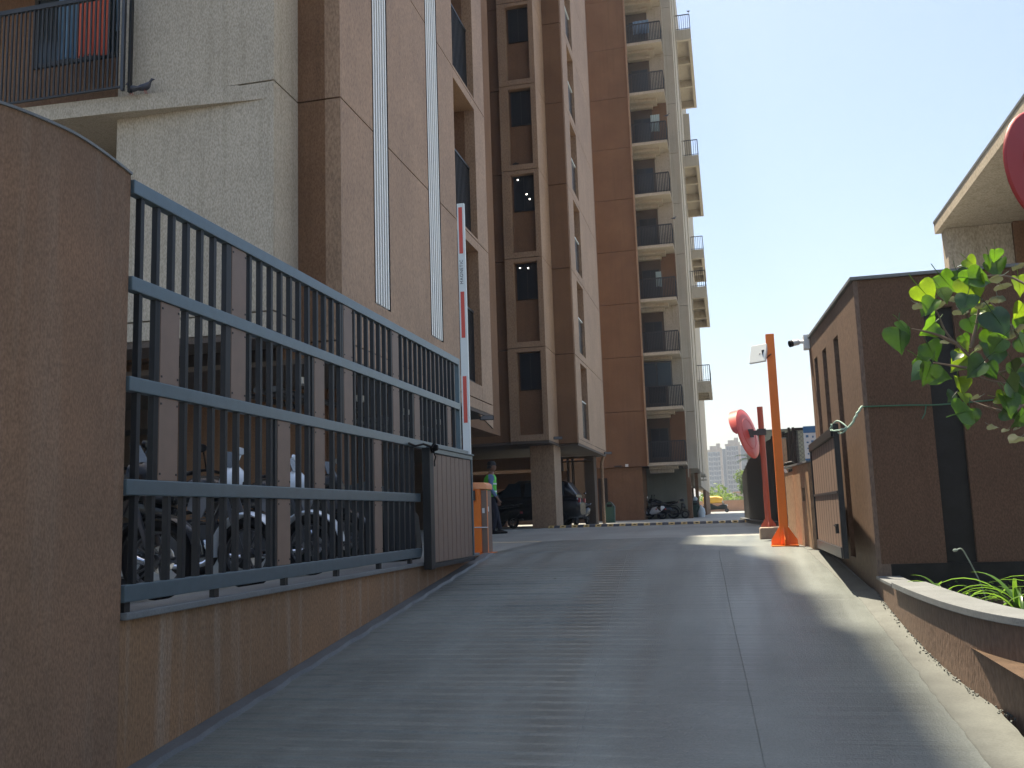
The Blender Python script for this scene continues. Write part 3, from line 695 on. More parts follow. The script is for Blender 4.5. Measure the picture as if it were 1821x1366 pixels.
m = MB(); m.tube([(-3.68, 12.893, 0.285), (-3.5, 12.888, 0.283), (-3.33, 12.905, 0.28)], 0.007, 5); m.build('tie_string', 'white_plastic', t)
B('arm', 'white', t, (-3.635, -3.525, 12.8, 12.85, 0.7, 5.0), bevel=0.008)
for z0, z1 in ((4.24, 4.94), (2.99, 3.67), (1.76, 2.43)):
    B('red_tape', 'red_tape', t, (-3.61, -3.555, 12.7955, 12.7995, z0, z1))
B('arm_hub', 'grey_metal', t, (-3.66, -3.5, 12.86, 12.9, 0.66, 0.8))
fc = bpy.data.curves.new('arm_lettering', 'FONT'); fc.body = 'MAGNETIC'; fc.size = 0.066; fc.extrude = 0.0008; fc.space_character = 1.15
fo = bpy.data.objects.new('arm_lettering', fc); COL.objects.link(fo); fo.data.materials.append(M['print'])
bpy.context.view_layer.update()
dg = bpy.context.evaluated_depsgraph_get(); me = bpy.data.meshes.new_from_object(fo.evaluated_get(dg)); bpy.data.objects.remove(fo)
fo = bpy.data.objects.new('arm_lettering', me); COL.objects.link(fo); fo.parent = t
fo.matrix_basis = Matrix.Translation(Vector((-3.565, 12.798, 3.78))-Vector((-3.5, 12.95, -0.1))) @ Matrix.Rotation(PI/2, 4, 'X') @ Matrix.Rotation(PI/2, 4, 'Z')

# ================================================================== NEAR APARTMENT BLOCK (left)
t = thing('apartment_block', 'near brown and cream apartment block with two columns of pale metal slats', 'building', (-6, 15, 0))
XF = -5.35; J = [2.82, 3.05, 6.79, 10.28, 13.77, 17.26, 20.75, 24.24, 27.0]
ROOF = 30.2; ROOF2 = 29.0  # heights out of view, stepped down rearward to shape the shadow on the drive
segs = [(12.562, 13.9), (14.62, 16.84), (17.62, 18.8), (20.58, 21.55)]
g = 0.012
def panels(name, mat, x0, x1, y0, y1, js, par):
    for a, b in zip(js[:-1], js[1:]): B(name, mat, par, (x0, x1, y0, y1, a+g, b-g))
for (a, b) in segs: panels('wall_panel', 'brown_rough_lit', -5.6, XF, a, b, [2.82-g]+(J[1:-1]+[26.5] if a > 20 else J[1:]+[ROOF if a < 17 else 29.2]), t)
for (a, b, zb) in ((13.902, 14.618, 3.9), (16.842, 17.618, 3.9)):
    B('wall_panel', 'brown_rough_lit', t, (-5.6, XF, a, b, 2.82, 3.038)); B('wall_panel', 'brown_rough_lit', t, (-5.6, XF, a, b, 3.062, zb-0.012))
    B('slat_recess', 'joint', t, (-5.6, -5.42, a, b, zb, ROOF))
    n = 6; w = (b-a-0.03)/n
    for i in range(n):
        y = a+0.02+i*w; B('slat', 'alu', t, (-5.40, -5.342, y+0.012, y+w*0.48, zb+0.01, ROOF-0.01))
    B('slat_edge', 'joint', t, (-5.419, -5.343, a+0.001, a+0.014, zb+0.001, ROOF), (-5.419, -5.343, b-0.016, b-0.001, zb+0.001, ROOF))
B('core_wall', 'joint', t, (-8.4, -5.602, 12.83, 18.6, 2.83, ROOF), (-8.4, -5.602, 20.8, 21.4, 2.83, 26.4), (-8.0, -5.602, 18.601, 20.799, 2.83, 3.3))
# brown return face towards the camera
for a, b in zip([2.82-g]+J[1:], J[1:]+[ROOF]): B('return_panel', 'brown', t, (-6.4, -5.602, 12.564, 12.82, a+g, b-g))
# brown end face (far side), big volume behind, unseen block added to cast shadow
B('rear_mass', 'brown', t, (-22, -8.41, 13.5, 21.5, 2.83, ROOF)); B('rear_return', 'brown', t, (-8.4, -5.602, 21.402, 21.54, 2.82, 26.45)); B('shadow_block', 'brown', t, (-22, -6.6, 21.56, 27.4, 2.83, 28.7))
# loggias with railings on the drive side
def rail_set(par, x, y0, y1, z0, h, pitch_, axis='Y', mat='railing', r=0.012, top=0.05, single=False, x1=None):
    """railing: top rail part + bars joined (too fine to pick apart) or single"""
    m = MB()
    if axis == 'Y': m.box(x-0.025, x+0.025, y0, y1, z0+h-top, z0+h)
    else: m.box(y0, y1, x-0.025, x+0.025, z0+h-top, z0+h)
    m.build('rail', mat, par)
    m = MB(); n = max(2, int((y1-y0)/pitch_))
    for i in range(n+1):
        y = y0+(y1-y0)*i/n
        if axis == 'Y': m.box(x-r, x+r, y-r, y+r, z0, z0+h-top-0.001)
        else: m.box(y-r, y+r, x-r, x+r, z0, z0+h-top-0.001)
    m.build('railing_bars', mat, par, kind='stuff')
    m = MB()
    if axis == 'Y': m.box(x-0.018, x+0.018, y0, y1, z0+0.06, z0+0.09)
    else: m.box(y0, y1, x-0.018, x+0.018, z0+0.06, z0+0.09)
    m.build('bottom_rail', mat, par)
zs = [3.39, 6.86, 10.35, 13.84, 17.33]
for i, z in enumerate(zs):
    zt = (J[2]-0.22 if i == 0 else z+3.27)
    nm = z
    # floor slab edges (flush bands above and below the joint)
    B('sill_band', 'brown_rough_lit', t, (-6.0, XF-0.002, 18.802, 20.578, (3.062 if i == 0 else z-0.07+0.012), z))
    if i > 0: B('slab_band', 'brown_rough_lit', t, (-6.0, XF-0.002, 18.802, 20.578, z-0.29, z-0.082))
    B('loggia_floor', 'cream', t, (-7.4, -6.002, 18.802, 20.578, z-0.2, z-0.01))
    if i < 4:
        rail_set(t, -5.52, 18.81, 20.57, z+0.02, 1.75, 0.11, r=0.011)
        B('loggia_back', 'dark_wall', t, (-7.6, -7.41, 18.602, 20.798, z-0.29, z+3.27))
        B('window', 'glass_blue', t, (-7.4, -7.37, 19.0, 20.2, z+0.3, z+2.5))
B('sill_band', 'brown_rough_lit', t, (-6.0, XF-0.002, 18.802, 20.578, 2.82, 3.038))
B('unseen_infill', 'brown_rough_lit', t, (-7.3, -5.362, 18.804, 20.576, 20.95, 28.4)); B('loggia_cheek', 'brown', t, (-7.4, -5.603, 18.6, 18.8, 3.3, 29.0)); B('loggia_cheek', 'brown', t, (-7.4, -5.603, 20.58, 20.798, 3.3, 26.5))  # solid infill added above view to stop sun leaking through the loggias
# cream wing
jc = [3.1, 3.38, 6.79, 10.28, 13.77, ROOF]
for a, b in zip(jc[:-1], jc[1:]):
    B('cream_panel', 'cream', t, (-8.6, -6.04, 11.77, 12.0, a+(g if a > 3.2 else 0), b-g))
    B('cream_return', 'cream', t, (-6.3, -6.043, 12.001, 12.56, a+(g if a > 3.2 else 0), b-g))
B('cream_core', 'joint', t, (-8.55, -6.06, 12.02, 13.4, 3.13, ROOF))
B('cream_side', 'cream', t, (-8.62, -8.56, 12.002, 13.5, 3.1, 6.3))
# tapering sill band of the first floor, running on as the balcony slab edge
m = MB(); m.prism([(-6.15, 11.768, 6.52), (-8.6, 11.54, 6.52), (-13.0, 11.33, 6.52), (-13.0, 13.2, 6.52), (-8.63, 13.2, 6.52), (-8.63, 11.768, 6.52)], (0, 0, 0.165)); m.build('slab_edge', 'cream', t)
m = MB(); m.prism([(-6.6, 11.768, 6.69), (-8.6, 11.58, 6.69), (-13.0, 11.37, 6.69), (-13.0, 13.2, 6.69), (-8.63, 13.2, 6.69), (-8.63, 11.768, 6.69)], (0, 0, 0.10)); m.build('slab_top', 'cream', t)
B('balcony_back_wall', 'brown', t, (-14, -8.63, 13.25, 13.49, 3.1, 10.2)); B('balcony_ceiling', 'cream', t, (-14, -8.63, 11.6, 13.2, 9.9, 10.2))
B('lower_recess', 'dark_wall', t, (-14, -8.63, 12.6, 12.8, 3.1, 6.0))
B('window_frame', 'dark_steel', t, (-11.36, -9.45, 13.2, 13.249, 8.42, 8.5), (-11.36, -11.28, 13.2, 13.249, 8.501, 10.0), (-9.53, -9.45, 13.2, 13.249, 8.501, 10.0), (-10.45, -10.4, 13.2, 13.249, 8.501, 10.0))
w_ = B('window', 'glass_blue', t, (-11.28, -9.53, 13.225, 13.245, 8.5, 10.0))
# balcony railing, every bar its own part
B('balcony_rail', 'railing', t, (-12.0, -8.26, 11.42, 11.47, 8.30, 8.37)); B('balcony_rail', 'railing', t, (-12.0, -8.26, 11.43, 11.46, 6.84, 6.87))
B('corner_post', 'grey_metal', t, (-8.31, -8.27, 11.42, 11.47, 6.79, 9.9)); B('corner_post', 'dark_steel', t, (-8.25, -8.21, 11.5, 11.56, 6.79, 9.9))
b0 = B('railing_bar', 'railing', t, (-12.0, -11.975, 11.435, 11.455, 6.871, 8.299))
for i in range(1, 49): again(b0, (0.0765*i, 0, 0))
# laundry
def cloth(name, mat, x0, x1, y, z0, z1, amp=0.03, nf=7):
    m = MB(); nx2, nz = 24, 6; vs = []
    for j in range(nz+1):
        for i in range(nx2+1):
            u = i/nx2; v = j/nz; vs.append((x0+(x1-x0)*u, y+amp*math.sin(u*nf*2*PI)*(0.5+0.7*(1-v))+0.01*math.sin(v*9), z0+(z1-z0)*v+0.02*math.sin(u*5)*(1-v)))
    vs += [(a, b+0.006, c) for a, b, c in vs]; k = (nx2+1)*(nz+1)
    for j in range(nz):
        for i in range(nx2):
            a = j*(nx2+1)+i; m.f.append((a, a+1, a+nx2+2, a+nx2+1)); m.f.append((a+k, a+k+nx2+1, a+k+nx2+2, a+k+1)); m.sm += [True, True]
    m.v = vs; return m.build(name, mat, None)
tag(cloth('hanging_cloth', 'cloth_orange', -10.0, -9.4, 12.6, 8.13, 9.4), 'orange red cloth drying behind the upper left balcony railing', 'laundry')
tag(cloth('hanging_cloth', 'cloth_blue', -10.45, -10.02, 12.7, 8.2, 9.8), 'pale blue striped cloth hanging left of the orange one', 'laundry')
tag(cloth('hanging_cloth', 'cloth_blue', -9.35, -9.05, 12.7, 8.55, 9.8), 'short grey-blue cloth hanging right of the orange one', 'laundry')
tag(cloth('hanging_cloth', 'cloth_white', -9.03, -8.85, 12.65, 8.3, 9.8, 0.02, 3), 'pale green-white towel next to the balcony corner post', 'laundry')
# underside and stilts
B('soffit', 'soffit', t, (-22, -5.36, 12.57, 21.53, 2.74, 2.818), (-13, -6.06, 11.79, 12.56, 3.0, 3.09))
B('soffit_beam', 'soffit', t, (-22, -5.9, 16.2, 16.6, 2.35, 2.739), (-22, -5.9, 20.9, 21.3, 2.35, 2.739), (-10.2, -9.8, 16.601, 20.899, 2.35, 2.739))
for (x0, x1, y0, y1) in ((-9.55, -6.75, 15.0, 15.3), (-8.9, -8.3, 20.8, 21.3), (-12.5, -12.0, 15, 16)):
    B('stilt', 'brown', t, (x0, x1, y0, y1, -0.12, 2.35 if y0 > 16 else 2.739))
B('stilt', 'brown', t, (-6.748, -6.5, 15.15, 15.6, -0.12, 2.739))
B('inner_wall', 'dark_wall', t, (-22, -9.2, 24.2, 24.4, -0.1, 2.9), (-22, -21.7, 12.6, 24.199, -0.1, 2.739), (-14, -10.6, 17.2, 17.4, -0.1, 2.349))
for i in range(7):
    y = 13.0+i*1.15; B('cable_tray', 'white_plastic', t, (-6.3, -6.18, y, y+0.28, 2.52, 2.62)) if i % 2 == 0 else None
m = MB()
for x in (-6.6, -6.9, -7.3): m.tube([(x, 12.9, 2.45), (x, 21, 2.45)], 0.05, 8)
m.build('service_pipe', 'grey_metal', t, kind='stuff')
# flood light under the far corner
def floodlight(x, y, z, label, rz=0.0, s=1.0):
    q = thing('flood_light', label, 'light', (x, y, z), 'floodlights under the block edges', True, rz)
    m = MB(); m.box(-0.16*s, 0.16*s, -0.05*s, 0.03*s, -0.05*s, 0.05*s); m.build('lamp_head', 'dark_steel', q, bevel=0.01)
    B('mount', 'white_plastic', q, (-0.05*s, 0.05*s, 0.031*s, 0.2*s, -0.02*s, 0.03*s)); B('lens', 'grey_plastic', q, (-0.14*s, 0.14*s, -0.055*s, -0.051*s, -0.04*s, 0.04*s))
m = MB(); m.prism([(-5.36, 21.56, 2.72), (-5.36, 21.56, 2.5), (-5.36, 20.3, 2.72)], (-0.04, 0, 0)); m.build('lamp_bracket_plate', 'brown_rough_lit', t)
floodlight(-5.27, 20.6, 2.66, 'dark floodlight under the far corner of the near block', 0.3)

# ================================================================== MIDDLE TOWER
t = thing('apartment_tower', 'tall brown middle tower with a projecting column of framed windows', 'building', (-6, 33, 0))
TZ = 39.5; JT = [2.85, 5.95, 9.02, 12.1, 15.17, 18.24, 21.31, 24.38, TZ]
for a, b in zip(JT[:-1], JT[1:]):
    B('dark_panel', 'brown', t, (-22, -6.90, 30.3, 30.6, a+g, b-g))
    if a < 22:
        # projecting window bay: stiles, cross bar, recessed panel, window
        B('bay_stile', 'brown_rough_lit', t, (-6.89, -6.6, 30.0, 30.35, a+(g if a > 3 else 0), b-g)); B('bay_stile', 'brown_rough_lit', t, (-5.78, -5.6, 30.0, 31.78, a+(g if a > 3 else 0), b-g))
        B('bay_bar', 'brown_rough_lit', t, (-6.598, -5.782, 30.002, 30.35, a+(g if a > 3 else 0), a+0.2)); B('bay_bar', 'brown_rough_lit', t, (-6.598, -5.782, 30.004, 30.35, b-0.14, b-g))
        B('bay_panel', 'brown', t, (-6.598, -5.782, 30.24, 30.36, a+0.202, b-0.142))
        fr = B('window', 'dark_steel', t, (-6.53, -5.80, 30.19, 30.238, b-1.40, b-0.16)); 
        B('pane', 'glass', fr, (-6.48, -6.18, 30.18, 30.1895, b-1.36, b-0.2), (-6.15, -5.85, 30.18, 30.1895, b-1.36, b-0.2))
        if abs(b-12.1) < 0.1:
            for (x, z) in ((-6.37, b-0.28), (-6.08, b-0.82), (-5.98, b-1.0)):
                m = MB(); m.lathe([(0, -0.01), (0.02, -0.005), (0.024, 0.005), (0, 0.01)], (x, 30.165, z), 'Y', 10); m.build('ceiling_lamp', 'bulb', fr)
        if abs(b-9.02) < 0.1:
            for (x, z) in ((-6.4, b-0.3), (-6.12, b-0.33)):
                m = MB(); m.lathe([(0, -0.01), (0.018, -0.005), (0.022, 0.005), (0, 0.01)], (x, 30.165, z), 'Y', 10); m.build('ceiling_lamp', 'bulb', fr)
        B('return_panel', 'brown', t, (-5.79, -4.95, 31.8, 31.95, a+(g if a > 3 else 0), b-g))
        B('side_panel', 'brown_rough_lit', t, (-5.2, -4.93, 31.96, 33.1, a+(g if a > 3 else 0), b-g)); B('side_panel', 'brown_rough_lit', t, (-5.2, -4.93, 34.62, 36.1, a+(g if a > 3 else 0), b-g))
        B('side_panel', 'brown_rough_lit', t, (-5.2, -4.935, 36.14, 37.4, a+(g if a > 3 else 0), b-g)); B('side_panel', 'brown_rough_lit', t, (-5.2, -4.94, 37.44, 39.3, a+(g if a > 3 else 0), b-g))
        B('slot_sill', 'brown_rough_lit', t, (-5.3, -4.932, 33.102, 34.618, a+(g if a > 3 else 0), a+0.26)); B('slot_head', 'brown_rough_lit', t, (-5.3, -4.932, 33.102, 34.618, b-0.14, b-g))
        B('slot_glass', 'glass_blue', t, (-5.05, -5.03, 33.104, 34.616, a+0.261, a+1.62)); B('slot_rail', 'white', t, (-5.06, -5.0, 33.104, 34.616, a+1.621, a+1.66))
        B('slot_back', 'brown', t, (-5.55, -5.5, 33.0, 34.7, a, b))
    else:
        B('upper_bay', 'brown_rough_lit', t, (-6.88, -5.61, 30.01, 31.8, a+g, b)); B('upper_side', 'brown_rough_lit', t, (-5.79, -4.93, 31.82, 39.3, a+g, b))
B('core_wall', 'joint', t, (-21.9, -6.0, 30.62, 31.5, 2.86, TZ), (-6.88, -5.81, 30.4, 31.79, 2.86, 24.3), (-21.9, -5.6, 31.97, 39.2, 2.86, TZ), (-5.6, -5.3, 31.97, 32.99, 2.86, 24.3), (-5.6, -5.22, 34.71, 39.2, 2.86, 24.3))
B('end_wall', 'brown', t, (-22, -4.94, 39.302, 39.5, 2.85, TZ))
B('soffit', 'soffit', t, (-22, -6.9, 30.3, 39.3, 2.77, 2.848), (-6.899, -5.61, 30.01, 39.3, 2.77, 2.848), (-5.609, -4.94, 31.9, 39.3, 2.77, 2.848))
B('edge_drip', 'joint', t, (-5.0, -4.925, 31.97, 39.3, 2.99, 3.0))
B('stilt', 'brown_rough_lit', t, (-6.5, -5.68, 31.2, 32.5, -0.1, 2.769)); B('cross_beam', 'brown', t, (-11, -6.51, 33.0, 33.3, 2.08, 2.5))
B('lower_beam', 'brown', t, (-11, -6.51, 38.5, 38.9, 1.55, 2.2)); B('inner_wall', 'orange_wall', t, (-13, -9.0, 38.0, 38.3, -0.1, 1.549))
B('stilt', 'dark_wall', t, (-5.75, -5.35, 38.4, 39.2, -0.1, 2.769)); B('stilt', 'dark_wall', t, (-10.0, -9.4, 33.4, 34.0, -0.1, 2.769))
B('inner_wall', 'dark_wall', t, (-22, -6.7, 45.2, 45.4, -0.1, 2.9)); B('inner_wall', 'dark_wall', t, (-22, -10.6, 37.2, 37.4, -0.1, 2.76))
m = MB()
for x in (-6.9, -6.7, -6.45, -6.25): m.tube([(x, 38.6, -0.05), (x, 38.6, 2.76)], 0.06, 8)
for z in (2.5, 2.65): m.tube([(-7.2, 37, z), (-5.2, 37, z)], 0.04, 6)
m.build('drain_pipe', 'dark_wall', t, kind='stuff')
m = MB(); m.tube([(-5.1, 39.0, -0.05), (-5.1, 39.0, 2.5), (-5.0, 38.9, 2.76)], 0.07, 10); m.build('downpipe', 'brown_rough_lit', t)
floodlight(-5.28, 29.85, 2.88, 'pale floodlight above the brown corner stilt of the middle tower', 0.2, 0.9)
floodlight(-4.75, 38.4, 2.86, 'dark floodlight at the far lower corner of the middle tower', 0.4, 1.0)
# stuff lying on a bay bar
o = MB(); o.loft([(-6.5, 30.06, 12.335, 0.03, 0.03), (-6.4, 30.07, 12.36, 0.06, 0.05), (-6.3, 30.07, 12.34, 0.04, 0.03)]); tag(o.build('bundle', 'joint', None), 'small dark bundle on the ledge above the lamp lit window', 'bundle')

# ================================================================== REAR TOWER WITH BALCONIES
t = thing('balcony_tower', 'rear brown and cream tower with a stack of railed balconies and side terraces', 'building', (-4, 55, 0))
RZ = 46.0; SL = [2.85+2.99*k for k in range(13)]
JR = [2.85]+SL[1:]+[RZ]
for a, b in zip(JR[:-1], JR[1:]):
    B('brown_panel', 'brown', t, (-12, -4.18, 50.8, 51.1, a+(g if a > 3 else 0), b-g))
B('brown_core', 'joint', t, (-11.9, -4.2, 51.11, 75, 2.86, RZ-0.1))
B('base_wall', 'brown', t, (-12, -4.5, 50.95, 51.3, -0.05, 2.84))
B('dark_opening', 'joint', t, (-6.9, -6.4, 50.9, 50.94, -0.05, 2.3))
XA, XB = -4.165, -2.12
for k, z in enumerate(SL):
    b = z+2.99
    B('balcony_slab', 'cream', t, (XA, XB, 50.72, 52.5, z, z+0.16)); B('balcony_soffit', 'cream', t, (XA+0.02, XB-0.5, 51.35, 52.48, z-0.16, z-0.002)); B('soffit_step', 'cream', t, (XA+0.02, XB-0.75, 51.8, 52.48, z-0.34, z-0.162))
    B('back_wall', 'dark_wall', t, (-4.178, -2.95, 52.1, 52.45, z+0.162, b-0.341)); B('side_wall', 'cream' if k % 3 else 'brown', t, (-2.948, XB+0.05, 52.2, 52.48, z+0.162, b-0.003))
    fr = B('window', 'dark_steel', t, (-4.0, -3.05, 52.03, 52.098, z+0.5, z+2.1)); B('pane', 'glass', fr, (-3.95, -3.55, 52.02, 52.029, z+0.55, z+2.05), (-3.5, -3.1, 52.02, 52.029, z+0.55, z+2.05))
    rail_set(t, 50.78, XA+0.03, XB-0.03, z+0.161, 1.15, 0.085, axis='X', r=0.021, top=0.06)
    rail_set(t, XB-0.035, 50.84, 52.1, z+0.161, 1.15, 0.12, axis='Y', r=0.012, top=0.045)
    if k == 1:
        B('glazing_frame', 'dark_steel', t, (-4.1, -2.6, 50.9, 50.95, z+2.6, z+2.66), (-3.45, -3.4, 50.9, 50.95, z+1.3, z+2.59), (-2.65, -2.6, 50.9, 50.95, z+1.3, z+2.59))
        B('glazing_sheet', 'glass_blue', t, (-4.1, -3.46, 50.92, 50.93, z+1.3, z+2.59), (-3.39, -2.66, 50.92, 50.93, z+1.3, z+2.59))
# pipes and piers
def fascia(x0, x1, y0, y1, z0, z1, name='cream_pier'):
    js = [z0]+[s for s in SL if z0+0.5 < s < z1-0.5]+[z1]
    for a, b in zip(js[:-1], js[1:]): B(name, 'cream', t, (x0, x1, y0, y1, a+(g if a > z0 else 0), b-(g if b < z1 else 0)))
fascia(-2.11, -1.56, 52.5, 53.0, 2.7, RZ)
B('cream_flank', 'cream', t, (-2.4, -1.6, 53.01, 61.9, 2.75, RZ)); B('cream_core', 'joint', t, (-4.17, -2.42, 52.55, 75, 2.86, RZ-0.2))
fascia(-2.2, -1.72, 62.0, 62.6, 1.95, RZ-3, 'rear_pier'); B('rear_flank', 'cream', t, (-2.4, -1.74, 62.61, 90.0, 1.95, RZ-3))
for (x, y) in ((-2.08, 51.9), (-1.5, 53.2), (-1.53, 60.5)):
    m = MB(); m.tube([(x, y, 2.2), (x, y, RZ-4)], 0.03, 8); m.build('white_pipe', 'cream', t)
m = MB(); m.tube([(-4.12, 50.66, 2.9), (-4.12, 50.66, RZ-4)], 0.05, 8); m.build('downpipe', 'brown_rough_lit', t)
# side terraces: deep fascia box, coffered underside, railing on top
for (z, y0, y1, x0, x1) in ((32.75, 61.0, 72.3, -1.719, -0.55), (23.8, 61.0, 72.2, -1.719, -0.55), (14.85, 61.0, 71.4, -1.719, -0.6), (20.95, 74.0, 82.0, -1.73, -0.75), (8.85, 62.7, 67.5, -1.73, -0.7)):
    B('terrace_fascia', 'cream', t, (x0, x1, y0, y0+0.25, z-0.75, z)); B('terrace_edge', 'cream', t, (x1-0.2, x1, y0+0.251, y1, z-0.75, z))
    B('terrace_slab', 'cream', t, (x0, x1-0.201, y0+0.251, y1, z-0.2, z-0.002))
    n = 3
    for i in range(1, n+1):
        yy_ = y0+(y1-y0)*i/n; B('coffer_beam', 'cream', t, (x0, x1-0.201, yy_-0.2, yy_-0.002, z-0.74, z-0.202))
    rail_set(t, y0+0.05, x0+0.02, x1-0.03, z+0.002, 1.1, 0.13, axis='X', r=0.014, top=0.05)
    rail_set(t, x1-0.05, y0+0.15, y1-0.1, z+0.002, 1.1, 0.5, axis='Y', r=0.014, top=0.05)
B('upper_pier', 'cream', t, (-1.73, -1.25, 75.5, 76.5, 27.5, 33.0))
# ground level recess below
B('recess_wall', 'mesh_wall', t, (-4.8, -2.2, 53.9, 54.1, -0.05, 2.84)); B('recess_column', 'brown', t, (-2.25, -2.0, 52.55, 53.0, -0.05, 2.69)); B('recess_column', 'brown', t, (-4.7, -4.52, 51.4, 53.89, -0.05, 2.84))
B('stilt', 'brown', t, (-2.05, -1.85, 60.0, 60.4, -0.05, 2.74)); B('stilt', 'dark_wall', t, (-2.6, -2.3, 64, 64.4, -0.05, 1.94)); B('stilt', 'brown', t, (-1.95, -1.76, 74.0, 89, -0.05, 1.94))
B('rear_wall', 'dark_wall', t, (-6.5, -2.62, 66, 66.3, -0.05, 2.85))
B('entry_canopy', 'cream', t, (-1.598, -1.25, 54.5, 57.5, 2.35, 2.45), (-1.719, -1.35, 62.1, 62.55, 2.3, 2.38))
# pair of small camera and switch boxes on the brown slab
q = thing('flood_light', 'slim dark wall light beside a white box low on the rear tower', 'light', (-5.4, 50.7, 2.9), 'floodlights under the block edges')
B('lamp_head', 'dark_steel', q, (-5.95, -5.55, 50.68, 50.79, 2.88, 2.94)); B('white_box', 'white_plastic', q, (-5.35, -5.2, 50.68, 50.79, 2.86, 3.0))


# things on the rear balconies, and small wear marks
for (k_, x0, x1, zz, mt, lb) in ((9, -3.9, -3.1, 1.75, 'cloth_blue', 'grey-blue washing on a high balcony of the rear tower'), (6, -3.0, -2.5, 1.9, 'cloth_white', 'pale washing on a balcony half way up the rear tower'), (3, -3.2, -2.9, 1.75, 'cloth_white', 'small pale towel over the third balcony from the ground'), (8, -3.7, -2.8, 1.7, 'cloth_blue', 'dark blue sheet on the balcony below the high washing')):
    z_ = SL[k_]; tag(cloth('hanging_cloth', mt, x0, x1, 51.2, z_+0.9, z_+zz, 0.04, 4), lb, 'laundry')

# ================================================================== ENTRANCE CANOPY (cream) behind the guardhouse
t = thing('entrance_portal', 'cream portal with an overhanging roof slab rising behind the cabin', 'building', (3.5, 13, 0))
m = MB(); m.prism([(2.87, 13.0, 3.93), (7.5, 13.0, 3.93), (7.5, 7.5, 3.93), (2.87, 7.5, 3.93)], (0, 0, 0.17)); m.build('roof_slab', 'cream', t)
B('fascia_drip', 'slate', t, (2.862, 2.869, 7.5, 13.0, 4.07, 4.1))
B('portal_wall', 'cream', t, (2.95, 3.73, 12.75, 12.99, -0.3, 3.925)); B('side_wall', 'brown', t, (3.74, 7.4, 12.7, 12.98, -0.3, 3.925))
B('portal_pier', 'cream', t, (5.6, 6.2, 7.8, 8.4, -0.5, 3.925))

# ================================================================== PLANTER on the right
t = thing('planter_wall', 'low curved brown roughcast planter wall capped with grey slate', 'planter', (1.4, 7, -0.7))
pc = [(1.285, 9.33), (1.275, 8.9), (1.272, 8.3), (1.28, 7.6), (1.30, 7.0), (1.335, 6.5), (1.40, 6.05), (1.52, 5.65), (1.74, 5.25), (2.1, 4.9), (2.6, 4.65), (3.3, 4.5)]
pd = [(p.x, p.y) for p in dense(pc, 5)]
pdr = pd[::-1]
m = MB(); ribbon(m, pdr, 0.17, -1.2, -0.262); m.build('wall', 'brown_pebble', t)
k = [i for i, p in enumerate(pd) if p[1] < 8.35]
cap = [pd[i] for i in k][::-1]; cap2 = [p for p in pd if p[1] >= 8.36][::-1]
m = MB(); ribbon(m, cap, 0.235, -0.26, -0.215, 0.03); m.build('slate_cap', 'slate', t, bevel=0.004)
m = MB(); ribbon(m, cap2, 0.19, -0.261, -0.238, 0.015); m.build('slate_cap', 'slate', t)
# rubble crumbs of cement along the foot of the planter and cabin
m = MB()
for i in range(150):
    j = random.uniform(0, len(pd)-22); p = pd[int(j)]; x = p[0]-abs(random.gauss(0, 0.018)); y = p[1]+random.uniform(-0.05, 0.05); s_ = random.uniform(0.003, 0.008)
    a = random.uniform(0, 3); m.cbox((0, 0, 0), (s_*1.6, s_*1.8, s_), Matrix.Translation((x, y, G(y)+0.018+s_*0.3)) @ Matrix.Rotation(a, 4, 'Z') @ Matrix.Rotation(a, 4, 'X'))
tag(m.build('cement_crumbs', 'strip', None), 'loose cement crumbs along the foot of the planter wall', 'rubble', kind='stuff')

# ================================================================== PLANTS IN THE PLANTER
def blade(m, base, dirn, L, w, droop, n=9):
    """arching strap leaf with a folded midrib"""
    d = Vector((math.cos(dirn), math.sin(dirn), 0)); sd = Vector((-d.y, d.x, 0)); vs = []
    p = Vector(base); a = math.radians(78)
    for i in range(n+1):
        u = i/n; ww = w*(0.55+0.9*u-1.45*u*u*0.98)*0.9+0.001
        vs += [p-sd*ww+Vector((0, 0, ww*0.35)), p, p+sd*ww+Vector((0, 0, ww*0.35))]
        p = p+(d*math.cos(a)+Vector((0, 0, math.sin(a))))*(L/n); a -= droop/n
    fs = []
    for i in range(n):
        for k in (0, 1): fs.append((i*3+k, i*3+k+1, i*3+k+4, i*3+k+3))
    m.add(vs, fs, True)
def lily(loc, label, n, L, mat='lily', seed=0, aim=None):
    rnd = random.Random(seed)
    q = thing('lily_plant', label, 'plant', loc, 'strap leaved plants in the planter')
    for i in range(n):
        m = MB(); a = rnd.uniform(0, 2*PI) if aim is None or i > n*0.6 else aim+rnd.uniform(-0.9, 0.9)
        blade(m, (loc[0]+rnd.uniform(-.03, .03), loc[1]+rnd.uniform(-.03, .03), loc[2]), a, L*rnd.uniform(0.6, 1.15), rnd.uniform(0.02, 0.036), rnd.uniform(1.5, 2.7))
        m.build('leaf', mat, q)
lily((1.92, 7.3, -0.42), 'bright strap leaved lily arching over the slate cap', 15, 0.62, seed=3, aim=2.6)
lily((2.15, 6.75, -0.45), 'strap leaved lily at the right edge, nearest the camera', 13, 0.66, seed=5, aim=2.9)
lily((2.5, 7.6, -0.42), 'strap leaved lily in the back corner near the cabin plinth', 18, 0.6, seed=7)
lily((1.68, 8.5, -0.42), 'small thin lily with two pale tips by the cabin corner', 7, 0.42, seed=9, aim=3.0)
lily((2.9, 7.0, -0.45), 'strap leaved lily behind the edge plant', 18, 0.65, seed=13)
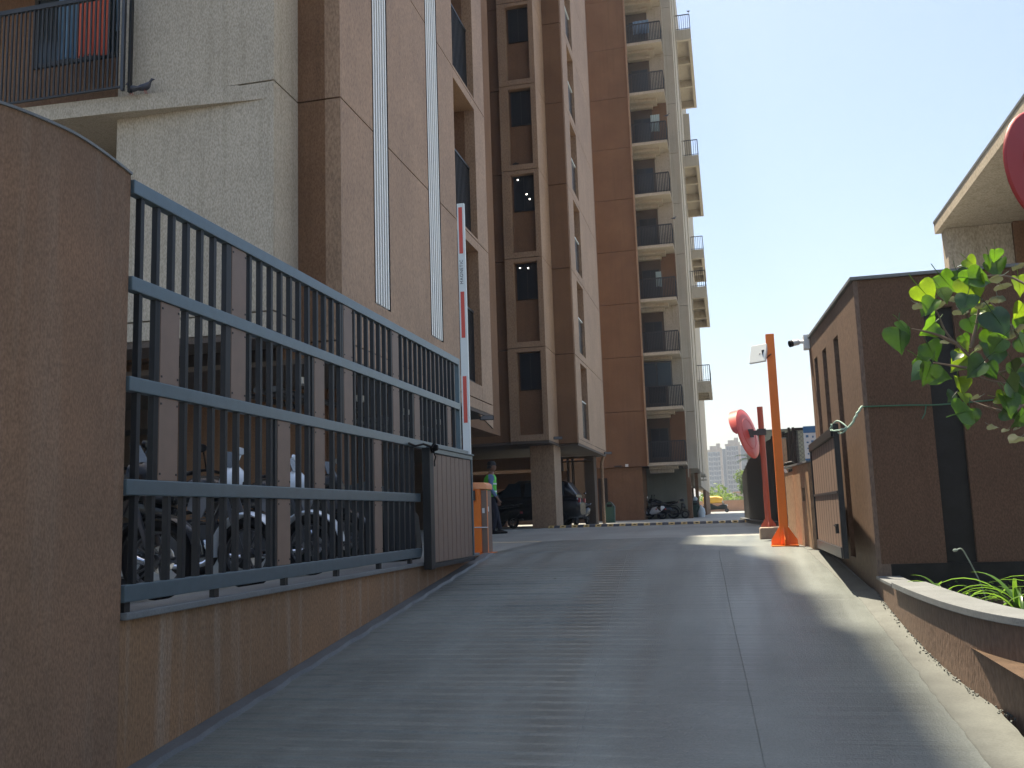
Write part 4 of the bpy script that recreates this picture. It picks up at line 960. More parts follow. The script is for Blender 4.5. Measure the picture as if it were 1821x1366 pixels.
# low dark growth
m = MB(); rnd = random.Random(2)
for i in range(2600):
    x = rnd.uniform(1.6, 4.2); y = rnd.uniform(5.6, 9.2)
    if x < 1.75 and y < 6.5: continue
    z = -0.43+rnd.random()**2*0.16; a = rnd.uniform(0, 2*PI); l_ = rnd.uniform(0.02, 0.05); d = Vector((math.cos(a), math.sin(a), rnd.uniform(0, 0.9)))*l_; s_ = Vector((-d.y, d.x, rnd.uniform(-.01, .01)))*0.35
    p = Vector((x, y, z)); m.add([p, p+d*0.5+s_, p+d, p+d*0.5-s_], [(0, 1, 2, 3)])
tag(m.build('ground_cover', 'lily', None), 'low dark ground cover filling the planter bed', 'ground cover', kind='stuff')
# stems
q = thing('bare_stem', 'thin pale bent stem rising behind the strap leaved plants', 'stem', (1.75, 8.0, -0.42))
m = MB(); m.tube(dense([(1.87, 7.9, -0.42), (1.82, 7.9, -0.2), (1.74, 7.88, 0.0), (1.70, 7.86, 0.06), (1.66, 7.85, 0.05)], 5), 0.006, 5); m.build('stalk', 'leaf_pale', q)
m = MB(); m.lathe([(0, -0.02), (0.012, -0.01), (0.012, 0.01), (0, 0.02)], (1.655, 7.85, 0.05), 'X', 8); m.build('tip', 'leaf_pale', q)

# ================================================================== HEART LEAVED TREE BRANCH (right)
def heart():
    """heart shaped leaf in its own XY plane, stalk at origin, tip towards +Y, unit width radius"""
    out = [(0, 0.12), (0.25, -0.08), (0.55, -0.12), (0.85, 0.1), (0.98, 0.42), (0.9, 0.8), (0.66, 1.15), (0.36, 1.42), (0.12, 1.66), (0.0, 1.95)]
    vs = [(0, y, 0) for (_, y) in [(0, 0.12), (0, 0.35), (0, 0.7), (0, 1.05), (0, 1.4), (0, 1.95)]]
    return out
def leaf_mesh(name, curl, wav, mat, seed):
    rnd = random.Random(seed); out = heart(); nR = 5; vs = []; fs = []
    # midrib points and rows to the rim
    rows = [(0.12, 0.0), (0.02, 0.30), (-0.02, 0.62), (0.1, 0.88), (0.42, 1.0), (0.78, 0.92), (1.12, 0.7), (1.42, 0.42), (1.68, 0.17), (1.95, 0.0)]
    mid = [0.12, 0.16, 0.24, 0.36, 0.56, 0.84, 1.14, 1.43, 1.69, 1.95]
    n = len(rows)
    for sgn in (-1, 1):
        o = len(vs)
        for i, ((yr, xr), ym) in enumerate(zip(rows, mid)):
            for k in range(4):
                u = k/3; x = sgn*xr*u; y = ym+(yr-ym)*u
                z = curl*(abs(x)**1.5)-0.12*(y-0.9)**2+wav*math.sin(i*1.9+k*1.3+seed)*u+ (0.04 if (i % 2) else -0.02)*u
                vs.append((x, y, z))
        for i in range(n-1):
            for k in range(3):
                a = o+i*4+k; f4 = (a, a+1, a+5, a+4); fs.append(f4 if sgn > 0 else f4[::-1])
    m = MB(); m.add(vs, fs, True)
    # raised midrib and stalk
    me = bpy.data.meshes.new(name); m2 = MB(); m2.v, m2.f, m2.sm = m.v, m.f, m.sm
    m2.tube([(0, -0.9, -0.12), (0, -0.4, 0.02), (0, 0.14, 0.01)], 0.035, 4)
    m2.tube([(0, 0.14, 0.012), (0, 0.9, 0.012), (0, 1.9, -0.1)], [0.03, 0.02, 0.006], 4)
    me.from_pydata(m2.v, [], m2.f); me.update()
    for p in me.polygons: p.use_smooth = True
    me.materials.append(M[mat]); return me
LM = {}
for i, (mt) in enumerate(['leaf_dark', 'leaf', 'leaf_young', 'leaf_pale', 'leaf_young']):
    LM[i] = [leaf_mesh('leaf', c, w, mt, sd) for c, w, sd in ((0.25, 0.03, 1), (-0.15, 0.05, 2), (0.5, 0.06, 3))]
LEAVES = [(0.91, 5.1, 1.26, 0.068, 0), (0.92, 5.02, 1.31, 0.042, 1), (1.08, 5.21, 1.33, 0.065, 1), (1.04, 5.05, 1.48, 0.063, 2), (1.05, 4.99, 1.4, 0.046, 1), (1.16, 5.21, 1.5, 0.052, 2), (1.26, 5.55, 1.64, 0.065, 1), (1.31, 5.47, 1.64, 0.05, 0), (1.33, 5.45, 1.71, 0.033, 3), (1.28, 5.09, 1.63, 0.034, 2), (1.43, 5.3, 1.58, 0.044, 3), (1.29, 5.13, 1.5, 0.073, 2), (1.3, 5.06, 1.53, 0.059, 1), (1.22, 5.02, 1.41, 0.052, 0), (1.42, 5.09, 1.49, 0.038, 3), (1.63, 5.55, 1.59, 0.057, 2), (1.51, 5.49, 1.68, 0.055, 1), (1.47, 5.47, 1.72, 0.041, 1), (1.5, 5.47, 1.75, 0.037, 1), (1.38, 5.08, 1.31, 0.078, 0), (1.37, 5.15, 1.27, 0.06, 1), (1.32, 5.36, 1.35, 0.049, 0), (1.2, 5.43, 1.28, 0.024, 3), (1.14, 5.51, 1.25, 0.057, 0), (1.1, 5.52, 1.19, 0.057, 1), (1.01, 5.01, 1.06, 0.058, 0), (1.13, 5.34, 1.09, 0.055, 1), (1.04, 5.39, 1.12, 0.054, 0), (1.23, 5.28, 1.14, 0.058, 4), (1.25, 5.07, 1.08, 0.061, 0), (1.38, 5.26, 1.17, 0.072, 0), (1.34, 5.01, 1.18, 0.05, 1), (1.33, 5.56, 1.31, 0.032, 1), (1.31, 5.51, 1.26, 0.029, 4), (1.45, 5.31, 1.47, 0.035, 3), (1.32, 5.15, 1.41, 0.036, 3), (1.32, 5.54, 1.46, 0.039, 3), (1.16, 5.32, 1.46, 0.036, 3), (1.44, 5.52, 1.46, 0.041, 2), (1.39, 5.5, 1.45, 0.037, 2), (1.49, 5.28, 1.27, 0.063, 3), (1.46, 5.22, 1.09, 0.045, 0), (1.23, 5.34, 1.03, 0.053, 4), (1.22, 5.23, 0.95, 0.035, 2), (1.17, 5.05, 0.86, 0.069, 1), (1.21, 5.15, 0.84, 0.052, 0), (1.33, 5.48, 0.97, 0.027, 3), (1.35, 4.98, 0.88, 0.06, 1), (1.38, 4.98, 0.96, 0.06, 0), (1.43, 5.36, 0.95, 0.036, 2), (1.44, 5.13, 0.82, 0.051, 0), (1.36, 5.3, 0.8, 0.025, 3), (1.4, 5.26, 0.77, 0.019, 3), (1.43, 5.17, 0.77, 0.017, 3), (1.54, 5.6, 0.74, 0.045, 3), (1.48, 5.08, 1.36, 0.044, 2), (1.35, 5.22, 1.08, 0.048, 0), (1.43, 5.08, 0.93, 0.055, 0), (1.19, 5.36, 0.97, 0.04, 0), (1.29, 5.13, 1.56, 0.051, 1), (1.34, 5.18, 1.22, 0.039, 0), (1.12, 5.44, 1.47, 0.041, 0), (1.04, 5.16, 1.44, 0.034, 3), (1.23, 5.31, 1.49, 0.027, 3), (1.4, 5.54, 1.25, 0.042, 3), (1.15, 5.02, 1.14, 0.029, 0), (1.47, 4.99, 1.56, 0.037, 3), (1.48, 5.1, 1.19, 0.051, 0), (1.57, 5.45, 1.12, 0.055, 1), (1.56, 5.35, 1.33, 0.054, 1), (1.39, 5.1, 0.85, 0.043, 0), (1.48, 5.17, 1.01, 0.047, 0)]
TB = Vector((2.75, 5.75, -0.45))
t = thing('peepal_tree', 'young tree with heart shaped leaves reaching in from the right edge', 'tree', tuple(TB))
m = MB(); m.tube(dense([(2.75, 5.75, -0.45), (2.7, 5.7, 0.2), (2.62, 5.6, 0.7), (2.5, 5.5, 1.3), (2.45, 5.45, 2.0), (2.5, 5.5, 2.8)], 4), [0.05-0.0018*i for i in range(21)], 8); m.build('trunk', 'bark', t)
stems = [[(2.62, 5.6, 0.6), (2.1, 5.4, 0.75), (1.7, 5.3, 0.8), (1.5, 5.25, 0.9), (1.45, 5.25, 1.0), (1.34, 5.25, 1.04), (1.25, 5.25, 1.09)],
         [(2.55, 5.55, 1.1), (2.0, 5.35, 1.1), (1.65, 5.25, 1.15), (1.53, 5.25, 1.21), (1.48, 5.25, 1.33), (1.4, 5.27, 1.45)],
         [(1.65, 5.25, 1.15), (1.5, 5.25, 1.1), (1.36, 5.25, 1.08), (1.21, 5.25, 1.24), (1.16, 5.25, 1.32), (1.13, 5.25, 1.42), (1.05, 5.2, 1.5)],
         [(2.5, 5.5, 1.5), (2.0, 5.4, 1.5), (1.7, 5.4, 1.52), (1.55, 5.45, 1.62), (1.4, 5.4, 1.62), (1.28, 5.4, 1.6)],
         [(1.5, 5.25, 0.9), (1.42, 5.2, 0.86), (1.3, 5.1, 0.88), (1.22, 5.1, 0.92)], [(1.21, 5.25, 1.24), (1.1, 5.2, 1.29), (0.97, 5.1, 1.31)], [(1.36, 5.25, 1.08), (1.2, 5.25, 1.12), (1.08, 5.2, 1.14)],
         [(1.28, 5.25, 1.21), (1.32, 5.25, 1.34), (1.33, 5.2, 1.45), (1.3, 5.1, 1.55)]]
stems_pts = []
for s_ in stems:
    d_ = dense(s_, 5); stems_pts += d_; n = len(d_)
    m = MB(); m.tube(d_, [0.011-0.0085*i/n for i in range(n)], 6); m.build('branch', 'bark', t)
rnd = random.Random(21)
extra = []
for i in range(120):   # the part of the crown beyond the edge of the view and above
    extra.append((rnd.uniform(1.8, 3.2), rnd.uniform(4.9, 6.1), rnd.uniform(0.5, 1.75), rnd.uniform(0.035, 0.065), rnd.choice((0, 1, 1, 2, 3))))
for (x, y, z, r, kd) in LEAVES+extra:
    o = bpy.data.objects.new('leaf', rnd.choice(LM[kd])); COL.objects.link(o); o.parent = t
    # blades hang tip down, facing roughly the camera or the light; pale sheen-coloured ones are seen nearly edge-on
    yawl = rnd.uniform(-0.9, 0.9); roll_ = rnd.gauss(0, 0.7); tilt = rnd.uniform(-0.5, 0.5) if kd != 3 else rnd.uniform(1.0, 1.35)
    R_ = Matrix.Rotation(yawl, 4, 'Z') @ Matrix.Rotation(PI/2+tilt, 4, 'X') @ Matrix.Rotation(PI+roll_, 4, 'Z')
    sc = r*1.14
    off = R_ @ Vector((0, 0.85*sc, 0))
    o.matrix_basis = Matrix.Translation(Vector((x, y, z))-TB-off) @ R_ @ Matrix.Scale(sc, 4)

# ================================================================== DARK FENCE AND WALL on the right beyond the mirror
t = thing('shaded_fence', 'dark slatted fence curving along the right side behind the red mirror pole', 'fence', (0.8, 28, 0))
fp = dense([(0.52, 35.8), (0.56, 33), (0.64, 30), (0.76, 27), (0.95, 24.5), (1.2, 22.6), (1.5, 21)], 5); n = len(fp)
tops = [1.62, 1.66, 1.8, 1.9, 2.0, 2.05, 2.1]
# resample evenly and stand one board per step
acc = [0]
for a, b in zip(fp[:-1], fp[1:]): acc.append(acc[-1]+(b-a).length)
def at(s_):
    for i in range(len(acc)-1):
        if acc[i+1] >= s_: u = (s_-acc[i])/(acc[i+1]-acc[i]); return fp[i].lerp(fp[i+1], u), (fp[i+1]-fp[i]).normalized()
    return fp[-1], (fp[-1]-fp[-2]).normalized()
NB = 84
for i in range(NB):
    s_ = acc[-1]*(i+0.5)/NB; p, d = at(s_); w = acc[-1]/NB*0.44; nn = Vector((d.y, -d.x, 0))*0.02
    h = 1.62+0.45*min(1, (s_/acc[-1])*1.2)+(0.0 if i % 7 else 0.05); m = MB()
    m.prism([p-d*w-nn+Vector((0, 0, 0.1)), p+d*w-nn+Vector((0, 0, 0.1)), p+d*w+nn+Vector((0, 0, 0.1)), p-d*w+nn+Vector((0, 0, 0.1))], (0, 0, h-0.1)); m.build('board', 'dark_steel', t)
m = MB(); ribbon(m, [(p.x, p.y) for p in fp], 0.2, -0.05, 0.1, 0.12); m.build('kerb_base', 'kerb', t)
m = MB(); ribbon(m, [(p.x, p.y) for p in fp], -0.03, 0.3, 0.36, 0.04); ribbon(m, [(p.x, p.y) for p in fp], -0.03, 1.3, 1.36, 0.04); m.build('cross_rail', 'black', t)
t = thing('side_wall', 'plain grey green wall with a thin dark capping behind the dark fence', 'wall', (3, 37, 0))
B('wall', 'mesh_wall', t, (0.76, 9, 37.0, 37.3, -0.05, 3.33)); B('coping', 'slate', t, (0.72, 9, 36.96, 37.34, 3.331, 3.37))
t = thing('fence_post', 'sunlit brown masonry post beside the dark fence', 'post', (1.35, 19, 0))
B('shaft', 'brown_rough_lit', t, (1.0, 1.14, 18.9, 19.3, -0.1, 1.74)); B('cap', 'slate', t, (0.99, 1.15, 18.89, 19.31, 1.741, 1.76))
t = thing('side_wall', 'brown wall running back between the low pier and the dark fence', 'wall', (1.7, 16.5, 0))
B('wall', 'brown_rough_lit', t, (1.45, 1.65, 13.96, 21.0, -0.15, 1.0)); B('coping', 'slate', t, (1.43, 1.67, 13.96, 21.0, 1.001, 1.03))

# ================================================================== SPEED BUMP
t = thing('speed_bump', 'low yellow and black speed bump across the court', 'speed bump', (-2, 30, 0))
n = 17; x = -5.75; w = 0.385
for i in range(n):
    for k, mt in enumerate(('bump_yellow', 'bump_black')):
        a = x+k*0.19; y0 = 30.15-0.055*(a+5.75)-0.15
        m = MB(); m.prism([(a+0.004, y0, 0.001), (a+0.004, y0+0.07, 0.06), (a+0.004, y0+0.16, 0.08), (a+0.004, y0+0.28, 0.06), (a+0.004, y0+0.36, 0.001)], (0.182, 0, 0)); m.build('segment', mt, t)
        if k == 0:
            m = MB(); m.box(a+0.06, a+0.14, y0+0.02, y0+0.026, 0.03, 0.055); m.build('reflector', 'black', t)
    x += w

# ================================================================== MOTORBIKES
def wheel(par, x, z, R, w, spokes=5, disc=True):
    wh = MB(); wh.torus((x, 0, z), R-w*0.45, w*0.5, 'Y', 32, 10); wt = wh.build('wheel', 'black', par)
    m = MB(); m.torus((x, 0, z), R-w*1.05, 0.012, 'Y', 32, 6, wx=2.2); m.build('rim', 'grey_metal', wt)
    m = MB()
    for k in range(spokes):
        a = 2*PI*k/spokes
        for s_ in (-1, 1):
            m.tube([(x+0.03*math.cos(a), 0.0, z+0.03*math.sin(a)), (x+(R-w)*math.cos(a+s_*0.13), 0.0, z+(R-w)*math.sin(a+s_*0.13))], 0.009, 5)
    m.lathe([(0.045, -0.05), (0.045, 0.05)], (x, 0, z), 'Y', 12); m.build('spokes', 'grey_metal', wt)
    if disc:
        m = MB(); m.lathe([(0.035, 0.055), (0.11, 0.055), (0.11, 0.06), (0.035, 0.06)], (x, 0, z), 'Y', 24); m.build('brake_disc', 'chrome', wt)
    return wt
def motorbike(label, body='bike_white', accent='grey_plastic', fairing=True):
    """built facing +X, ground z=0, wheelbase 1.3"""
    t = thing('motorbike', label, 'motorbike', (0, 0, 0), 'motorbikes parked behind the fence', True)
    wheel(t, 0.65, 0.3, 0.3, 0.085); wheel(t, -0.65, 0.3, 0.3, 0.1)
    m = MB(); m.torus((0.65, 0, 0.3), 0.34, 0.024, 'Y', 18, 8, math.radians(5), math.radians(185), wx=3.4); m.build('front_fender', body, t)
    m = MB(); m.torus((-0.65, 0, 0.32), 0.36, 0.02, 'Y', 14, 8, math.radians(40), math.radians(170), wx=3.4); m.build('rear_fender', 'black', t)
    m = MB()
    for s_ in (-1, 1): m.tube([(0.65, s_*0.085, 0.3), (0.5, s_*0.085, 0.72), (0.42, s_*0.08, 0.95)], [0.024, 0.022, 0.018], 8)
    m.build('fork', 'grey_metal', t)
    m = MB(); m.loft([(-0.12, 0, 0.80, 0.06, 0.05), (-0.02, 0, 0.84, 0.12, 0.09), (0.15, 0, 0.87, 0.15, 0.13), (0.32, 0, 0.87, 0.14, 0.12), (0.42, 0, 0.84, 0.07, 0.07)], 16, 2.4); m.build('fuel_tank', 'black_gloss', t)
    m = MB(); m.loft([(-0.8, 0, 0.88, 0.05, 0.02), (-0.72, 0, 0.87, 0.10, 0.035), (-0.4, 0, 0.83, 0.13, 0.045), (-0.15, 0, 0.79, 0.11, 0.05), (-0.05, 0, 0.82, 0.07, 0.04)], 14, 2.4); m.build('seat', 'seat', t)
    m = MB(); m.loft([(-0.92, 0, 0.84, 0.04, 0.03), (-0.75, 0, 0.8, 0.09, 0.05), (-0.4, 0, 0.72, 0.11, 0.07), (-0.15, 0, 0.66, 0.09, 0.07)], 12, 2.6); m.build('tail_panel', 'black_gloss', t)
    m = MB(); m.loft([(-0.93, 0, 0.83, 0.05, 0.025), (-0.95, 0, 0.83, 0.04, 0.02)], 10); m.build('tail_light', 'red_deep', t)
    m = MB(); m.cbox((0.12, 0, 0.42), (0.34, 0.22, 0.28)); m.lathe([(0.13, -0.15), (0.13, 0.15)], (0.0, 0, 0.38), 'Y', 16); m.lathe([(0.09, -0.14), (0.09, 0.14)], (0.2, 0, 0.36), 'Y', 16)
    for k in range(5): m.cbox((0.2, 0, 0.52+k*0.03), (0.17, 0.2, 0.012))
    m.tube([(0.44, 0, 0.86), (0.3, 0, 0.6), (0.28, 0, 0.35)], 0.025, 8); m.tube([(-0.1, 0, 0.7), (-0.25, 0, 0.45), (-0.65, 0.1, 0.3)], 0.025, 8); m.build('engine', 'grey_metal', t)
    m = MB(); m.tube(dense([(0.28, -0.1, 0.42), (0.34, -0.14, 0.25), (0.1, -0.16, 0.2), (-0.3, -0.17, 0.25)], 4), 0.022, 8); m.tube([(-0.3, -0.17, 0.25), (-0.45, -0.18, 0.3), (-0.85, -0.19, 0.42)], [0.03, 0.05, 0.045], 10); m.build('exhaust', 'chrome', t)
    hb = MB(); hb.tube(dense([(0.28, -0.36, 1.0), (0.36, -0.2, 1.03), (0.42, 0, 1.0), (0.36, 0.2, 1.03), (0.28, 0.36, 1.0)], 4), 0.013, 8); hb = hb.build('handlebar', 'black', t)
    for s_ in (-1, 1):
        m = MB(); m.tube([(0.31, s_*0.25, 1.015), (0.27, s_*0.38, 0.995)], 0.02, 8); m.build('grip', 'seat', hb)
        m = MB(); m.tube([(0.36, s_*0.2, 1.03), (0.38, s_*0.27, 1.18)], 0.007, 6); m.loft([(0.345, s_*0.28, 1.22, 0.02, 0.012), (0.36, s_*0.28, 1.22, 0.062, 0.04), (0.385, s_*0.28, 1.22, 0.05, 0.03)], 12); m.build('mirror', body if s_ > 0 else 'black', t)
    if fairing:
        m = MB(); m.loft([(0.44, 0, 0.93, 0.13, 0.13), (0.54, 0, 0.93, 0.12, 0.13), (0.62, 0, 0.9, 0.07, 0.08), (0.64, 0, 0.89, 0.03, 0.04)], 14, 2.2); m.build('headlight_cowl', body, t)
        m = MB(); m.loft([(0.605, 0, 0.9, 0.065, 0.055), (0.65, 0, 0.89, 0.045, 0.04)], 14, 2.4); m.build('headlight', 'glass', t)
        m = MB(); m.prism([(0.50, -0.10, 1.05), (0.50, 0.10, 1.05), (0.43, 0.07, 1.2), (0.43, -0.07, 1.2)], (0.008, 0, 0)); m.build('windscreen', 'glass_blue', t)
        for s_ in (-1, 1):
            m = MB(); m.prism([(0.42, s_*0.15, 0.86), (0.3, s_*0.17, 0.62), (0.14, s_*0.16, 0.7), (0.2, s_*0.165, 0.86)], (0, s_*0.015, 0)); m.build('side_shroud', accent, t)
    else:
        m = MB(); m.lathe([(0.0, -0.08), (0.07, -0.06), (0.085, 0.02), (0.08, 0.03), (0, 0.04)], (0.54, 0, 0.9), 'X', 16); m.build('headlight', 'chrome', t)
    m = MB(); m.tube([(-0.05, 0.1, 0.3), (-0.1, 0.28, 0.02)], 0.013, 6); m.build('side_stand', 'black', t)
    return t
b1 = motorbike('white and grey motorbike with a blue stripe, second from the tall brown wall')
gz = -0.165
b1.location = (-5.15, 8.25, gz); b1.rotation_euler = (0, math.radians(0), math.radians(-6))
b2 = dup(b1, (-5.25, 9.7, gz+0.02), math.radians(4), 'white motorbike half hidden behind a brown fence plank, third in the row')
b3 = motorbike('dark motorbike parked tight against the tall curved wall', 'black_gloss', 'grey_plastic')
b3.location = (-5.35, 7.0, gz); b3.rotation_euler = (0, 0, math.radians(3))
b4 = dup(b3, (-5.3, 10.9, gz+0.04), math.radians(-8), 'dark motorbike at the far end of the row behind the fence')
b5 = dup(b3, (-6.2, 5.9, gz), math.radians(10), 'dark motorbike mostly hidden by the tall curved wall')
for b_ in (b1, b2, b3, b4, b5): b_.scale = (1.08, 1.08, 1.08)
# scooter
def scooter(label, body, group='scooters under the towers'):
    t = thing('scooter', label, 'scooter', (0, 0, 0), group, True)
    wheel(t, 0.62, 0.22, 0.22, 0.09, 5, False); wheel(t, -0.62, 0.22, 0.22, 0.09, 5, False)
    m = MB(); m.loft([(-0.92, 0, 0.62, 0.04, 0.04), (-0.8, 0, 0.58, 0.14, 0.14), (-0.5, 0, 0.52, 0.19, 0.19), (-0.15, 0, 0.45, 0.17, 0.2), (0.0, 0, 0.36, 0.14, 0.1)], 16, 2.6); m.build('rear_body', body, t)
    m = MB(); m.loft([(-0.05, 0, 0.27, 0.17, 0.06), (0.35, 0, 0.26, 0.17, 0.05)], 12, 4); m.build('floorboard', 'black', t)
    m = MB(); m.prism([(0.33, -0.18, 0.25), (0.33, 0.18, 0.25), (0.5, 0.16, 0.85), (0.5, -0.16, 0.85)], (0.05, 0, 0.01)); m.build('leg_shield', body, t, bevel=0.02)
    m = MB(); m.loft([(0.42, 0, 0.72, 0.12, 0.14), (0.56, 0, 0.68, 0.1, 0.16), (0.64, 0, 0.62, 0.05, 0.1)], 12); m.build('front_apron', body, t)
    m = MB(); m.torus((0.62, 0, 0.22), 0.26, 0.02, 'Y', 14, 8, math.radians(20), math.radians(160), wx=3.4); m.build('front_fender', body, t)
    m = MB(); m.loft([(-0.85, 0, 0.78, 0.1, 0.03), (-0.6, 0, 0.78, 0.15, 0.05), (-0.25, 0, 0.74, 0.14, 0.05), (-0.05, 0, 0.72, 0.08, 0.03)], 14); m.build('seat', 'seat', t)
    m = MB(); m.loft([(0.38, 0, 0.98, 0.07, 0.06), (0.48, 0, 1.0, 0.13, 0.08), (0.56, 0, 0.97, 0.08, 0.06)], 12); m.build('headlight_cowl', body, t)
    m = MB(); m.lathe([(0, 0), (0.055, 0), (0.05, 0.03), (0, 0.035)], (0.55, 0, 0.98), 'X', 14); m.build('headlight', 'chrome', t)
    m = MB(); m.tube(dense([(0.34, -0.34, 1.0), (0.42, -0.15, 1.02), (0.42, 0.15, 1.02), (0.34, 0.34, 1.0)], 4), 0.015, 8); m.build('handlebar', 'black', t)
    for s_ in (-1, 1):
        m = MB(); m.tube([(0.4, s_*0.22, 1.02), (0.4, s_*0.28, 1.18)], 0.006, 6); m.loft([(0.385, s_*0.29, 1.22, 0.055, 0.035), (0.4, s_*0.29, 1.22, 0.05, 0.03)], 12); m.build('mirror', 'chrome', t)
    m = MB(); m.tube([(-0.55, -0.2, 0.25), (-0.9, -0.22, 0.3)], [0.03, 0.045], 10); m.build('exhaust', 'grey_metal', t)
    m = MB(); m.box(-0.98, -0.93, -0.06, 0.06, 0.5, 0.58); m.build('tail_light', 'red_deep', t)
    m = MB(); m.tube(dense([(-0.7, -0.13, 0.8), (-0.95, -0.12, 0.84), (-0.98, 0, 0.85), (-0.95, 0.12, 0.84), (-0.7, 0.13, 0.8)], 4), 0.011, 6); m.build('grab_rail', 'chrome', t)
    return t
s1 = scooter('black scooter parked beside the dark car left of the brown corner stilt', 'black_gloss'); s1.location = (-8.05, 32.6, 0); s1.rotation_euler = (0, 0, math.radians(165))
s2 = dup(s1, (-5.75, 37.2, 0), math.radians(-100), 'dark scooter facing out between the brown stilt and the downpipe')
s3 = scooter('white scooter tail showing past the brown base wall', 'bike_white'); s3.location = (-4.25, 52.4, 0); s3.rotation_euler = (0, 0, math.radians(150))
s4 = dup(s1, (-3.0, 52.2, 0), math.radians(12), 'dark scooter under the lowest balcony of the rear tower')
b6 = dup(b3, (-3.75, 53.0, 0), math.radians(170), 'dark motorbike beside the scooter under the lowest balcony', 'motorbikes under the rear tower')
# ================================================================== CARS in the shade
def car(label, col, loc, rz, L=4.3, Hh=1.75):
    t = thing('parked_car', label, 'car', (0, 0, 0), 'cars parked under the towers', True)
    h = L/2
    m = MB(); m.loft([(-h, 0, 0.62, 0.66, 0.22), (-h+0.12, 0, 0.66, 0.82, 0.36), (-h+0.8, 0, 0.66, 0.88, 0.42), (h-1.1, 0, 0.66, 0.88, 0.42), (h-0.25, 0, 0.6, 0.82, 0.36), (h, 0, 0.54, 0.66, 0.22)], 20, 4.5); m.build('body', col, t)
    m = MB(); m.loft([(-h+0.12, 0, 1.08, 0.72, 0.05), (-h+0.42, 0, 1.2, 0.74, 0.40), (-h+1.0, 0, Hh-0.4, 0.72, 0.40), (h-2.0, 0, Hh-0.42, 0.72, 0.40), (h-1.05, 0, 1.1, 0.76, 0.12), (h-0.8, 0, 1.03, 0.76, 0.03)], 20, 4.5); m.build('cabin', col, t)
    for s_ in (-1, 1):
        for a, b in ((-h+0.55, -h+1.15), (-h+1.25, -h+2.05), (-h+2.15, -h+2.85)):
            sh = 0.18 if b > -h+2.5 else 0
            m = MB(); m.prism([(a, s_*0.765, 1.12), (b+sh, s_*0.77, 1.12), (b-0.05-sh, s_*0.74, Hh-0.14), (a+0.04, s_*0.73, Hh-0.14)], (0, s_*0.012, 0)); m.build('window', 'glass_blue', t)
        m = MB(); m.loft([(h-0.3, s_*0.58, 0.78, 0.16, 0.09), (h-0.08, s_*0.55, 0.75, 0.13, 0.07)], 12, 3); m.build('headlight', 'chrome', t)
        m = MB(); m.box(-h-0.005, -h+0.06, s_*0.6-0.1, s_*0.6+0.1, 0.85, 1.0); m.build('tail_light', 'red_deep', t)
        m = MB(); m.loft([(h-1.35, s_*0.93, 1.08, 0.09, 0.06), (h-1.25, s_*0.93, 1.08, 0.08, 0.05)], 10); m.build('side_mirror', col, t)
        for xx in (-h+0.8, h-0.85):
            w_ = MB(); w_.torus((xx, s_*0.78, 0.33), 0.25, 0.085, 'Y', 26, 8); w_ = w_.build('wheel', 'black', t)
            m = MB(); m.lathe([(0, -0.02), (0.19, -0.02), (0.19, 0.02), (0, 0.02)], (xx, s_*0.84, 0.33), 'Y', 14); m.build('hubcap', 'grey_metal', w_)
        m = MB(); m.box(-h+1.3, -h+1.5, s_*0.885-0.01, s_*0.885+0.012, 0.85, 0.88); m.build('door_handle', 'chrome', t)
    m = MB(); m.box(h-0.03, h+0.01, -0.25, 0.25, 0.42, 0.52); m.build('number_plate', 'white_plastic', t)
    t.location = loc; t.rotation_euler = (0, 0, rz); return t
car('black tall car parked broadside behind the brown corner stilt', 'black_gloss', (-7.45, 34.7, 0), PI)
car('dark car in the shade under the lowest balcony of the rear tower', 'black_gloss', (-5.6, 57.5, 0), math.radians(100), 4.0, 1.55)
# tarpaulin covered bike at the far end of the fence
m = MB(); secs = [(-0.95, 0, 0.35, 0.2, 0.34), (-0.7, 0, 0.46, 0.36, 0.46), (-0.2, 0, 0.5, 0.42, 0.5), (0.3, 0, 0.52, 0.42, 0.53), (0.7, 0, 0.45, 0.36, 0.45), (0.95, 0, 0.3, 0.2, 0.3)]
m.loft(secs, 40, 2.2); rnd = random.Random(8)
m.v = [(x+0.02*math.sin(9*z+4*y), y*(1+0.08*math.sin(11*x+5*z)), max(0.0, z*(1+0.03*math.sin(7*x)))) for x, y, z in m.v]
o = m.build('covered_bike', 'tarp', None); o.location = (-5.0, 11.9, -0.11); o.rotation_euler = (0, 0, 0.1); tag(o, 'bike under a dark green tarpaulin near the slatted gate leaf', 'covered bike')

# ================================================================== THE GUARD
def skin(name, vs, es, rs, mat, par, sub=2, root=0):
    me = bpy.data.meshes.new(name); me.from_pydata(vs, es, []); o = bpy.data.objects.new(name, me); COL.objects.link(o)
    md = o.modifiers.new('skin', 'SKIN'); md.use_smooth_shade = True
    for i, r in enumerate(rs):
        rr = r if isinstance(r, tuple) else (r, r); me.skin_vertices[0].data[i].radius = rr; me.skin_vertices[0].data[i].use_root = (i == root)
    s_ = o.modifiers.new('sub', 'SUBSURF'); s_.levels = sub; s_.render_levels = sub
    me.materials.append(M[mat]); o.parent = par; return o
t = thing('person', 'guard in a lime green safety vest and dark cap standing behind the orange barrier', 'person', (-5.80, 22.9, 0), None, True, math.radians(15))
